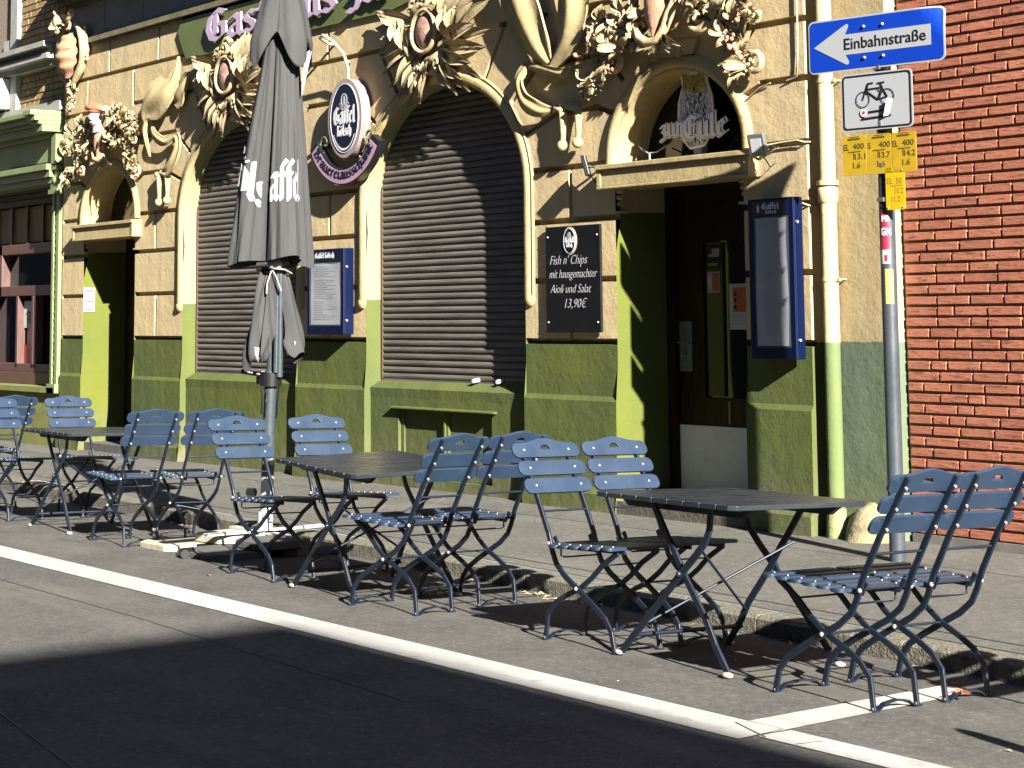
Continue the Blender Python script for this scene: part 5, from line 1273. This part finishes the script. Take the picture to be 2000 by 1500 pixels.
stroke(mb, [(-.03, .015), (.045, .018)], .004, f2, .0015, .0005); stroke(mb, [(.002, .015), (.002, -.03)], .004, f2, .0015, .0005); stroke(mb, [(-.02, .094), (.03, .096)], .008, f2, .0015, .0005); mb.build('lettering', M['ink2'], T)
mb = MB()
for x, z in ((.05, .10), (-.05, -.105), (.05, -.105)): mb.ball(f2(x, z, .001), .005, 6, 4)
mb.build('rivets', M['bolt'], T)
mb = MB(); mb.tube([f2(-.12, -.10, -.02), f2(-.04, -.098, -.01)], .006, 6); mb.build('holder', M['blackmetal'], T)

# ------------------------------------------------------------------ parasol, closed
UX, UY = -11.50, 6.50
lean = V((.058, .0, 1.0)).normalized() if False else V((.059, .0, 1.0)).normalized()
UB = V((UX, UY, gz(UY)))
def axis(z): return UB+lean*(z-UB.z)
PA = thing('parasol', tuple(UB), 'closed charcoal grey parasol with white blackletter print, tied with a strap', 'parasol')
tocam = math.atan2(-UY, -UX)         # bearing of the street side
view = math.atan2(0-UY, 0-UX)
vd = V((11.5, -6.5, 0)).normalized(); vr = V((-vd.y, vd.x, 0))*1.0    # towards the street corner, and to its right
def pr(th, z, r):                     # th measured from the corner-facing direction, positive to the right
    return axis(z)+(vd*math.cos(th)+vr*math.sin(th))*r
mb = MB(); mb.tube([axis(-.02), axis(.45)], .043, 18); mb.build('white_lower_pole', M['polewhite'], PA)
mb = MB(); mb.tube([axis(.45), axis(1.16)], .0425, 18); mb.tube([axis(1.14), axis(3.9)], .030, 14); mb.build('pole', M['polegrey'], PA)
mb = MB(); mb.tube([pr(.45, 1.15, .075), pr(.35, 1.9, .07)], .020, 8); mb.tube([pr(.7, 1.12, .09), pr(.55, 1.9, .08)], .022, 8); mb.tube([pr(2.5, 1.15, .08), pr(2.4, 1.9, .07)], .02, 8); mb.build('folded_ribs', M['polegrey'], PA)
mb = MB(); mb.tube([axis(1.06), axis(1.15)], .075, 14); mb.box(tuple(axis(1.10)+V((-.11, -.05, -.03))), tuple(axis(1.10)+V((.02, .03, .03)))); mb.tube([pr(-1.5, 1.13, .05), pr(-1.55, 1.16, .20)], .016, 8)
mb.tube([pr(-.9, 1.06, .07), pr(-.8, .88, .075), pr(-.5, .86, .06), pr(-.4, 1.02, .06)], .006, 6); mb.tube([pr(1.2, 1.06, .06), pr(1.4, .9, .06), pr(1.2, .84, .05), pr(1.0, 1.02, .06)], .006, 6); mb.build('crank_hub', M['blackmetal'], PA)
mb = MB()
for i in range(5):
    z = .36-.085*i
    for th in (-.35, .55): mb.box(tuple(pr(th, .55-.0-.12*i if i < 2 else .55-.12*i, .042)-V((.012, .012, .02))), tuple(pr(th, .55-.12*i, .046)+V((.010, .006, .02))))
mb.build('reflector_tape', M['polewhite'], PA)
# folded cloth: lobes of a four sided canopy gathered round the pole
def lobes(th, z, n, ph, depth, sharp=.55):
    a = abs(math.cos((th-ph)*n/2)); return 1-depth+depth*a**sharp
def wob(th, z, k=1.0): return noise.noise(V((math.cos(th)*1.6, math.sin(th)*1.6, z*1.1)))*k
ZT, ZC, ZH = 4.02, 3.34, 1.90
def canopy_r(th, z):
    t = (3.75-z)/(3.75-ZH); t = max(0, min(1, t))
    R = .058+.212*t**.85
    ph = -.34+.10*math.sin(z*1.3)+.05*t
    # creases: one towards the camera, left of the middle
    l = lobes(th+.45-PI/4-.06*t, z, 4, 0, .80*min(1, .35+t), .36)
    r = R*(.16+.84*l)*(1+.10*wob(th, z))+.010*math.sin(th*17+z*2.2+3*wob(th, z))*t+.005*math.sin(th*31-z*1.4)*t
    side = math.sin(th)
    return r*(1.0+.16*(side < 0)*abs(side)*t)
def hem(th): return ZH-.005+.030*math.sin(th*2+1.2)-.016*math.cos(th*4+.5)
mb = MB()
nth, nz = 180, 44
def cf(u, v):
    th = -PI+2*PI*u; z = 3.72+(hem(th)-3.72)*v; return pr(th, z, canopy_r(th, z))
mb.grid(lambda u, v: cf(u*(nth-1)/nth, v), nth, nz, True, True)
mb.grid(lambda u, v: pr(-PI+2*PI*u*(nth-1)/nth, hem(-PI+2*PI*u*(nth-1)/nth)+.30*v*(1-.3*v), canopy_r(-PI+2*PI*u*(nth-1)/nth, 2.0)*(1-.04-.55*v)), nth, 5, True, True)
CO = mb.build('canopy', M['cloth'], PA)
mb = MB()
def capr(th, z):
    t = max(0, min(1, (ZT+.06-z)/(ZT-ZC))); l = abs(math.cos((th+.22-PI/4)*2))**.7
    return (.025+.205*t**.95)*(1.0-.30*t*(1-l)*.9)*(1+.06*wob(th, z*2))+.004*math.sin(th*13+z*3)
def caphem(th): return 3.36-.13*abs(math.cos((th+.22-PI/4)*2))**1.5*(1.15 if math.cos((th+.22-PI/4)/1) > 0 else .9)+.09*(abs(math.sin((th+.22-PI/4)*2))**3)
mb.grid(lambda u, v: (lambda th: pr(th, ZT+.05+(caphem(th)-ZT-.05)*v, capr(th, ZT+.05+(caphem(th)-ZT-.05)*v)))(-PI+2*PI*u*143/144), 144, 22, True, True)
mb.grid(lambda u, v: (lambda th: pr(th, ZT+.04+(caphem(th)-ZT-.045)*(1-v), capr(th, ZT+.05+(caphem(th)-ZT-.05)*(1-v))-.006))(-PI+2*PI*u*143/144), 144, 22, True, True)
mb.build('vent_cap', M['cloth'], PA)
mb = MB(); mb.add([pr(.95, 3.30, .19), pr(1.30, 3.33, .215), pr(1.12, 3.02, .165)], [(0, 1, 2)]); mb.add([pr(.9, 3.29, .18), pr(1.30, 3.34, .20), pr(1.12, 3.02, .16)], [(0, 2, 1)])
mb.build('lining_corner', M['cloth_in'], PA)
# lower cloth below the strap
def low_r(th, z, k):
    t = max(0, min(1, (1.86-z)/.58)); R = .075+.15*t**.8
    l = lobes(th+.3*k, z, 5, .4+.5*t*math.sin(z*5), .62, .5)
    return R*(.25+.75*l)*(1+.25*wob(th*1.3, z*2+k))+.008*math.sin(th*13+z*9)
def low_h(th): return 1.30+.07*math.sin(th*3+1.0)+.05*math.sin(th*7)-.04*(th < 0)
mb = MB()
for a0, a1, k in ((-2.6, -.10, 1), (-.34, .16, 3), (.62, 2.7, 2)):
    f = lambda u, v: (lambda th: pr(th, 1.86+(low_h(th)-1.86)*v, low_r(th, 1.86+(low_h(th)-1.86)*v, k)))(a0+(a1-a0)*u)
    mb.grid(f, 46, 22, True)
    g3 = lambda u, v: (lambda th: pr(th, 1.86+(low_h(th)-1.86)*v, low_r(th, 1.86+(low_h(th)-1.86)*v, k)-.010))(a1+(a0-a1)*u)
    mb.grid(g3, 46, 22, True)
mb.build('valance_cloth', M['cloth'], PA)
mb = MB()
for th, z, r in ((-.62, 1.27, .20), (.98, 1.30, .20), (.08, 1.95, .12)):
    mb.add([pr(th-.16, z+.06, r), pr(th+.20, z+.05, r), pr(th+.12, z-.05, r-.02)], [(0, 1, 2)])
mb.ball(pr(.02, 1.875, .10), .055, 10, 8, (1, 1, .75)); mb.build('pale_lining', M['cloth_in'], PA)
mb = MB()
pts = [pr(th, 1.835+.012*math.sin(th*3), .105+.018*math.sin(th*2)) for th in [-PI+2*PI*i/24 for i in range(25)]]
mb.bar(pts, .028, .006, (0, 0, 1)); mb.build('strap', M['blackmetal'], PA)
mb = MB(); mb.bar([pr(-.05, 1.85, .13), pr(.5, 1.84, .14), pr(1.0, 1.815, .13)], .030, .006, (0, 0, 1)); mb.bar([pr(-.15, 1.83, .13), pr(-.30, 1.75, .15), pr(-.32, 1.68, .15)], .028, .006, tuple(vr)); mb.bar([pr(-.08, 1.83, .13), pr(.10, 1.79, .15), pr(.35, 1.70, .15)], .026, .006, tuple(vr))
mb.build('pale_strap_end', M['cream'], PA)
# printed names wrapped on the two front lobes
def wrapf(th0, z0, zslope=0.0):
    def f(x, y, d):
        z = z0+y+zslope*x; r0 = .215
        th = th0+x/r0; return pr(th, z, canopy_r(th, z)+.004+d)
    return f
def bl_dense(mb, text, fr, x0, y0, width, xh, front, back, fat=0, lim=(-9, 9)):
    polys, w = bl_polys(text, (.14+fat, .09)); sx = width/w
    P3 = [[(x0+a*sx, y0+b*xh) for a, b in q] for q in polys]
    x1, y1, x2, y2 = bbox(P3); segs = [[(x1+i*.008, y1-.01), (x1+i*.008, y2+.01)] for i in range(int((x2-x1)/.008)+1)]+[[(x1, y1+i*.012), (x2, y1+i*.012)] for i in range(int((y2-y1)/.012)+1)]
    V3, F3 = tri2d(P3, segs, lambda x, y: lim[0] < x < lim[1] and any(inpoly(x, y, q) for q in P3), 1e-6); solid2d(mb, V3, F3, fr, front, back)
mb = MB(); bl_dense(mb, 'Gaffel', wrapf(-.47, 2.31), -.060, 0, .365, .172, .002, -.001, lim=(.016, .9)); mb.build('name_print', M['print'], PA)
mb = MB(); bl_dense(mb, 'Kölsch', wrapf(-1.50, 2.44, -.85), -.058, 0, .44, .160, .002, -.001, lim=(-.2, .200)); mb.build('name_print', M['print'], PA)
# base slabs
BS = thing('slab_foundation', (UX, UY, gz(UY)), 'pale and dark paving slabs stacked around the foot of the closed parasol', 'slabs')
def slab(mb, cx, cy, a, w, l, z0, h, ch=.07):
    Q = []
    for sx, sy in ((-1, -1), (1, -1), (1, 1), (-1, 1)):
        for k in ((0, 1), (1, 0)) if sx*sy > 0 else ((1, 0), (0, 1)):
            Q.append((sx*(w/2-ch*k[0]), sy*(l/2-ch*k[1])))
    c, s = math.cos(a), math.sin(a); n = len(Q)
    P3 = [(cx+x*c-y*s, cy+x*s+y*c, z0) for x, y in Q]+[(cx+x*c-y*s, cy+x*s+y*c, z0+h) for x, y in Q]
    mb.add(P3, [tuple(range(n, 2*n)), tuple(range(n))[::-1]]+[(i, (i+1) % n, n+(i+1) % n, n+i) for i in range(n)])
z0 = gz(UY)
for (cx, cy, a, w, l, zz, h, m_) in ((-11.95, 6.12, .02, .48, .48, .0, .055, 'slabpale'), (-11.90, 6.62, .02, .48, .44, .0, .055, 'slabpale'), (-11.34, 6.10, .03, .52, .48, .0, .055, 'slabdark'), (-11.30, 6.64, .03, .50, .46, .0, .055, 'slabdark'),
                               (-11.72, 6.36, .10, .42, .40, .060, .05, 'slabpale'), (-11.22, 6.40, .04, .40, .42, .060, .05, 'slabdark')):
    mb = MB(); slab(mb, cx, cy, a, w, l, z0+zz, h); mb.build('paving_slab', M[m_], BS, bevel=.006)
mb = MB(); mb.box((UX-.45, UY-.03, z0+.112), (UX+.45, UY+.03, z0+.128)); mb.box((UX-.03, UY-.45, z0+.128), (UX+.03, UY+.45, z0+.144)); mb.tube([(UX, UY, z0+.1), (UX, UY, z0+.26)], .052, 16); mb.build('cross_foot', M['polewhite'], BS)
mb = MB(); mb.tube([(-11.38, 5.90, z0+.05), (-11.38, 5.82, z0+.05), (-11.30, 5.80, z0+.05)], .03, 8); mb.tube([(-11.6, 6.42, 0+.34), (-11.55, 6.45, .34)], .028, 8); mb.build('clamp_knob', M['blackmetal'], BS)

# ------------------------------------------------------------------ folding chairs
def rslat(mb, w, h, t, f, r=.034, crest=0.0, hole=False):
    P3 = []
    for cx, cy, a0 in ((w/2-r, -h/2+r, -90), (w/2-r, h/2-r, 0)):
        for i in range(6): a = math.radians(a0+90*i/5); P3.append((cx+r*math.cos(a), cy+r*math.sin(a)))
    if crest:
        for i in range(1, 16):
            x = (w/2-r)*(1-2*i/16); P3.append((x, h/2+crest*(math.cos(PI*min(1, abs(x)/(w*.36)))*.5+.5)))
    for cx, cy, a0 in ((-w/2+r, h/2-r, 90), (-w/2+r, -h/2+r, 180)):
        for i in range(6): a = math.radians(a0+90*i/5); P3.append((cx+r*math.cos(a), cy+r*math.sin(a)))
    holes = [[(-.032, .004), (.032, .004)]+[(.032*math.cos(PI*i/8), .004+.024*math.sin(PI*i/8)) for i in range(1, 8)]] if hole else []
    return plate(mb, [P3], f, t/2, -t/2, holes)
BL = [(.462, .905), (.40, .80), (.323, .68), (.225, .50), (.195, .42), (.165, .365), (.10, .313), (.009, .264), (-.10, .205), (-.19, .150), (-.237, .095), (-.261, .004)]
FL = [(-.262, .452), (-.15, .385), (-.075, .320), (.009, .264), (.11, .222), (.19, .180), (.243, .125), (.261, .004)]
HW = .140
CG = 'folding slatted chairs along the café tables'
def make_chair(lab):
    T = thing('folding_chair', (0, 0, 0), lab, 'chair', CG)
    d = V((.462-.323, 0, .905-.68)).normalized(); nrm = V((-d.z, 0, d.x))     # nrm points to the sitter's side
    mb = MB()
    for k, s in enumerate((.040, .137, .232)):
        c = V((.462, 0, .905))-d*(s)+nrm*.014
        f = frame(c, (0, 1, 0), d, nrm)
        rslat(mb, .415, .078, .014, f, crest=.026 if k == 0 else 0, hole=k == 0)
    mb.build('backrest', M['slat'], T, bevel=.0025)
    mb = MB()
    for i in range(6):
        x = -.255+.0775*i; z = .470-.004*i
        rslat(mb, .405-.0*i, .066, .014, frame((x, 0, z), (0, 1, 0), (1, 0, 0), (0, 0, 1)), r=.024)
    mb.build('seat', M['slat'], T, bevel=.0025)
    for s in (-1, 1):
        mb = MB(); mb.bar([(x, s*HW, z) for x, z in BL], .026, .013, (0, 1, 0)); mb.build('back_leg', M['frame'], T, bevel=.002)
        mb = MB(); mb.bar([(x, s*(HW-.018), z) for x, z in FL], .024, .012, (0, 1, 0)); mb.build('front_leg', M['frame'], T, bevel=.002)
    mb = MB()
    for s in (-1, 1):
        mb = MB(); mb.bar([(-.285, s*(HW-.036), .456), (.19, s*(HW-.036), .441), (.215, s*(HW-.030), .485)], .022, .010, (0, 1, 0)); mb.build('seat_rail', M['frame'], T)
    for x, z, r in ((.280, .600, .006), (.009, .264, .0055), (.19, .455, .005)):
        mb = MB(); mb.tube([(x, -HW, z), (x, HW, z)], r, 6); mb.build('cross_rod', M['frame'], T)
    mb = MB(); mb.tube([(.16, -.115, .445), (.16, -.115, .400), (.15, -.105, .395), (.15, .105, .395), (.16, .115, .400), (.16, .115, .445)], .0045, 6)
    mb.build('wire_loop', M['frame'], T)
    mb = MB(); mb.tube([(-.16, -HW+.02, .385), (-.16, HW-.02, .385)], .0045, 6); mb.build('cross_rod', M['frame'], T)
    for x in (-.261, .261):
        mb = MB(); q = HW-.018 if x > 0 else HW; 
        mb.bar([(x, -q-.015, .006), (x, -q+.02, .006), (x, -q+.055, .030), (x, 0, .038), (x, q-.055, .030), (x, q-.02, .006), (x, q+.015, .006)], .024, .006, (1, 0, 0)) if False else None
        pts = [(-q-.016, .005), (-q+.018, .005), (-q+.055, .028), (0, .036), (q-.055, .028), (q-.018, .005), (q+.016, .005)]
        P3 = []
        for y, z in pts: P3 += [(x-.013, y, z-.003), (x+.013, y, z-.003), (x+.013, y, z+.003), (x-.013, y, z+.003)]
        mb.add(P3, [(i*4+k, i*4+(k+1) % 4, i*4+4+(k+1) % 4, i*4+4+k) for i in range(6) for k in range(4)]+[(0, 1, 2, 3), (27, 26, 25, 24)])
        mb.build('foot_strap', M['frame'], T)
    mb = MB()
    for s in (-1, 1):
        for q in (.040, .137, .232):
            c = V((.462, s*HW, .905))-d*q
            mb.tube([c-nrm*.022, c+nrm*.024], [.0065, .0065], 6)
        for x in (-.261, .261): mb.ball((x, s*(HW-(.018 if x > 0 else 0)), .012), .009, 6, 4)
        mb.ball((.009, s*(HW+.008), .264), .010, 6, 4); mb.ball((.215, s*(HW+.006), .455), .010, 7, 5)
    for i in range(6):
        for s in (-1, 1): mb.ball((-.255+.0775*i, s*.150, .478-.004*i), .0045, 5, 3)
    mb.build('bolts', M['bolt'], T)
    return T
def dup(root):
    r = root.copy(); C.objects.link(r)
    for ch in list(root.children):
        c = ch.copy(); C.objects.link(c); c.parent = r
        for g_ in ch.children:
            e = g_.copy(); C.objects.link(e); e.parent = c
    return r
def pose(o, x, y, rz, sy=-.03, sx=0.0, dz=0.0, flip=False):
    """stand an object on the cambered road: sx, sy are the ground slopes under it"""
    n = V((-sx, -sy, 1)).normalized(); q = V((0, 0, 1)).rotation_difference(n)
    m = Matrix.Translation((x, y, gz(y)+dz)) @ q.to_matrix().to_4x4() @ Matrix.Rotation(rz+(PI if flip else 0), 4, 'Z')
    o.matrix_world = m
chairs = [
 (-5.486, 5.756, -.01, False, 0, 'chair with greenish seat right of the right hand table, nearest the road'),
 (-5.475, 6.175, -.05, False, 0, 'last chair on the right, standing on the white bay line before the brick wall'),
 (-7.10, 5.81, .02, True, 0, 'chair left of the right hand table, on its road side'),
 (-7.12, 6.25, -.02, True, 0, 'chair left of the right hand table, on its kerb side'),
 (-10.20, 5.80, .045, True, 0, 'chair directly in front of the parasol pole'),
 (-10.30, 6.40, -.03, True, 0, 'chair left of the middle table, just right of the parasol pole'),
 (-8.62, 5.70, .11, False, 0, 'chair right of the middle table, nearest the road'),
 (-8.72, 6.20, .03, False, 0, 'chair with teal back slats right of the middle table, on its kerb side'),
 (-12.39, 5.90, -.04, False, 0, 'chair right of the left hand table, nearest the road'),
 (-12.35, 6.36, -.10, False, 0, 'chair right of the left hand table, on its kerb side'),
 (-14.55, 5.95, .05, True, 0, 'chair left of the left hand table, cut off by the left edge of the photo'),
 (-14.60, 6.60, .0, True, 0, 'chair left of the left hand table, on its kerb side'),
 (-15.75, 6.25, .0, False, 0, 'chair turned away at the far left, its crest showing between two others'),
]
chairs.append((-3.45, 6.12, .1, True, 0, 'chair just beyond the right edge, only its shadow reaching the picture'))
src = None
for i, (x, y, rz, fl_, dz, lab) in enumerate(chairs):
    o = make_chair(lab) if src is None else dup(src)
    if src is None: src = o
    o['label'] = lab; pose(o, x, y, rz, flip=fl_, dz=dz)

# ------------------------------------------------------------------ tables
def make_table(lab):
    T = thing('cafe_table', (0, 0, 0), lab, 'table', 'folding café tables along the kerb')
    wx, wy, h = .955, .82, .725
    mb = MB(); n = 9; p = wx/n
    for i in range(n):
        x0 = -wx/2+i*p+.004; x1 = -wx/2+(i+1)*p-.004; c = .018
        a = .03 if i == 0 else 0; b = .03 if i == n-1 else 0
        L = [(x0+a, -wy/2), (x1-b, -wy/2), (x1, -wy/2+b), (x1, wy/2-b), (x1-b, wy/2), (x0+a, wy/2), (x0, wy/2-a), (x0, -wy/2+a)]
        Q = [L[0]]
        for q in L[1:]:
            if math.hypot(q[0]-Q[-1][0], q[1]-Q[-1][1]) > 1e-4: Q.append(q)
        if math.hypot(Q[0][0]-Q[-1][0], Q[0][1]-Q[-1][1]) < 1e-4: Q.pop()
        m_ = len(Q); P3 = [(x, y, h-.022) for x, y in Q]+[(x, y, h) for x, y in Q]
        mb.add(P3, [tuple(range(m_, 2*m_)), tuple(range(m_))[::-1]]+[(k, (k+1) % m_, m_+(k+1) % m_, m_+k) for k in range(m_)])
    mb.build('tabletop', M['top'], T, bevel=.003)
    mb = MB()
    for y in (-.26, .26):
        mb = MB(); mb.add([(-.44, y-.015, h-.024), (.44, y-.015, h-.024), (.38, y-.015, h-.062), (-.38, y-.015, h-.062), (-.44, y+.015, h-.024), (.44, y+.015, h-.024), (.38, y+.015, h-.062), (-.38, y+.015, h-.062)], [(0,3,2,1),(4,5,6,7),(0,1,5,4),(1,2,6,5),(2,3,7,6),(3,0,4,7)]); mb.build('top_bearer', M['frame'], T)
    LA = [(-.36, .012), (-.14, .22), (.05, .40), (.15, .49), (.205, .545), (.235, .60), (.245, .70)]
    LB = [(.345, .012), (.26, .12), (.20, .22), (.05, .40), (-.005, .48), (-.06, .55), (-.17, .70)]
    for s in (-1, 1):
        for L, o_ in ((LA, .0), (LB, .016)):
            mb = MB(); mb.bar([(x*(1 if s < 0 else -1)*(1), s*(.325+o_*(-1)), z) for x, z in L], .032, .014, (0, 1, 0)); mb.build('leg', M['frame'], T, bevel=.003)
    mb = MB()
    mb.tube([(-.24, -.33, .11), (.24, .33, .11)], .009, 7) if False else None
    for a, b, r in (((-.27, -.31, .10), (-.27, .33, .10), .010), ((-.20, -.31, .16), (.10, .31, .52), .0065), ((-.22, .31, .18), (.17, -.31, .51), .0065)):
        mb = MB(); mb.tube([a, b], r, 7); mb.build('brace_rod', M['frame'], T)
    for s in (-1, 1):
        for x in (-.37, .355): mb = MB(); mb.ball((x*(1 if s < 0 else -1), s*.325, .012), .022, 9, 5, (1.5, 1, .6)); mb.build('foot_cap', M['rubber'], T)
        mb = MB(); mb.ball((.05*(1 if s < 0 else -1), s*.338, .40), .014, 8, 5); mb.build('pivot_bolt', M['frame'], T)
    return T
t0 = make_table('right hand dark blue slatted folding table in front of the tavern door'); pose(t0, -6.435, 6.00, -.02, -.038, 0, 0)
t1 = dup(t0); t1['label'] = 'middle dark blue slatted folding table, slightly skewed, right of the parasol'; pose(t1, -9.28, 5.95, -.05, .01, -.04, 0)
t2 = dup(t0); t2['label'] = 'left hand dark blue slatted folding table in front of the narrow doorway'; pose(t2, -13.45, 6.13, -.016, -.03, 0, 0)

BO = thing('bollard', (-2.72, 5.14, 0), 'slim steel bollard beyond the right edge, its shadow reaching the picture', 'bollard')
mb = MB(); mb.tube([(-2.72, 5.14, 0), (-2.72, 5.14, .9), (-2.72, 5.14, .97), (-2.72, 5.14, 1.0)], [.04, .04, .032, .006], 14); mb.build('post', M['polegrey'], BO)
# ------------------------------------------------------------------ house across the street that shades the roadway
def town_house(x0, x1, y0, y1, h, lab, front=1, wm=None):
    AH = thing('town_house', ((x0+x1)/2, (y0+y1)/2, 0), lab, 'building', 'town houses closing the street out of view')
    mb = MB(); mb.box((x0, y0, -.1), (x1, y1, h-.4)); mb.build('wall', wm or M['house'], AH)
    mb = MB(); mb.box((x0-.02, y0-.02, h-.4), (x1+.02, y1+.02, h)); mb.build('roof', M['roof'], AH)
    fz = 1.2; n = max(1, int((x1-x0)/3.2)); yy = y1 if front > 0 else y0
    while fz+2 < h:
        for k in range(n):
            xx = x0+(x1-x0)*(k+.5)/n
            mb = MB(); mb.box((xx-.6, yy-.04, fz), (xx+.6, yy+.04, fz+1.7)); w_ = mb.build('window', M['glass_dark'], AH)
            mb = MB(); mb.box((xx-.7, yy, fz-.1), (xx+.7, yy+.1, fz-.01)); mb.build('sill', M['stonegrey'], w_)
        fz += 3.1
town_house(12.35, 34, -14, -.13, 10.0, 'pale rendered corner house across the street, roof edge shading the roadway')
town_house(-9, 3.6, -16, -4.2, 13, 'tall grey house across the street behind the viewer', wm=M['house2'])
town_house(-24, -9.1, -16, -4.2, 12, 'tall brown house across the street opposite the inn', wm=M['house2'])
town_house(-44, -24.1, -16, -4.2, 13, 'tall house across the street beyond the shop', wm=M['house2'])
town_house(-70, -60, -16, 24, 14, 'added unseen house blocking the low sky at the far left end of the street', wm=M['house2'])  # added out of view to cut the sky glow along the street
town_house(52, 64, -30, 24, 13, 'added unseen house blocking the low sky at the far right end of the street', wm=M['house2'])  # added unseen block against the bright horizon on the sun side
town_house(6.2, 40, 9.0, 20, 13, 'house next to the brick house beyond the right edge', front=-1, wm=M['house2'])

# ------------------------------------------------------------------ camera and light
cam = bpy.data.cameras.new('camera'); co = bpy.data.objects.new('camera', cam); C.objects.link(co)
yaw, pitch, roll, fpx, ppy = .927665430, .107634167, -.0100145661, 3722.78668, 212.189572
cy_, sy_, cp_, sp_ = math.cos(yaw), math.sin(yaw), math.cos(pitch), math.sin(pitch)
fw = V((-sy_*cp_, cy_*cp_, sp_)); rt = V((cy_, sy_, 0)); up = rt.cross(fw)
r2 = rt*math.cos(roll)+up*math.sin(roll); u2 = -rt*math.sin(roll)+up*math.cos(roll)
m4 = Matrix((( r2.x, u2.x, -fw.x, 0), (r2.y, u2.y, -fw.y, 0), (r2.z, u2.z, -fw.z, 1.52), (0, 0, 0, 1)))
co.matrix_world = m4
cam.sensor_fit = 'HORIZONTAL'; cam.sensor_width = 36; cam.lens = fpx/2000*36; cam.shift_y = -(750-ppy)/2000
cam.clip_start = .1; cam.clip_end = 500
bpy.context.scene.camera = co
S = V((1, -.24, .48)).normalized()
sun = bpy.data.lights.new('sun', 'SUN'); sun.energy = 5.0; sun.angle = math.radians(.53); sun.color = (1, .955, .88)
so = bpy.data.objects.new('sun', sun); C.objects.link(so); so.rotation_euler = (-S).to_track_quat('-Z', 'Y').to_euler(); so.location = (10, -2, 12)
w = bpy.data.worlds.new('World'); bpy.context.scene.world = w; w.use_nodes = True
bg = w.node_tree.nodes['Background']; sky = w.node_tree.nodes.new('ShaderNodeTexSky'); sky.sky_type = 'NISHITA'; sky.sun_disc = False; sky.air_density = 0.6; sky.dust_density = 0.0; sky.ozone_density = 3.0
sky.sun_elevation = math.asin(S.z); sky.sun_rotation = math.atan2(S.x, S.y); w.node_tree.links.new(sky.outputs['Color'], bg.inputs['Color']); bg.inputs['Strength'].default_value = .05
sc = bpy.context.scene; sc.view_settings.view_transform = 'Standard'; sc.view_settings.look = 'None'; sc.view_settings.exposure = 2.47; sc.view_settings.gamma = 1
sc.render.engine = 'CYCLES'; sc.cycles.max_bounces = 6
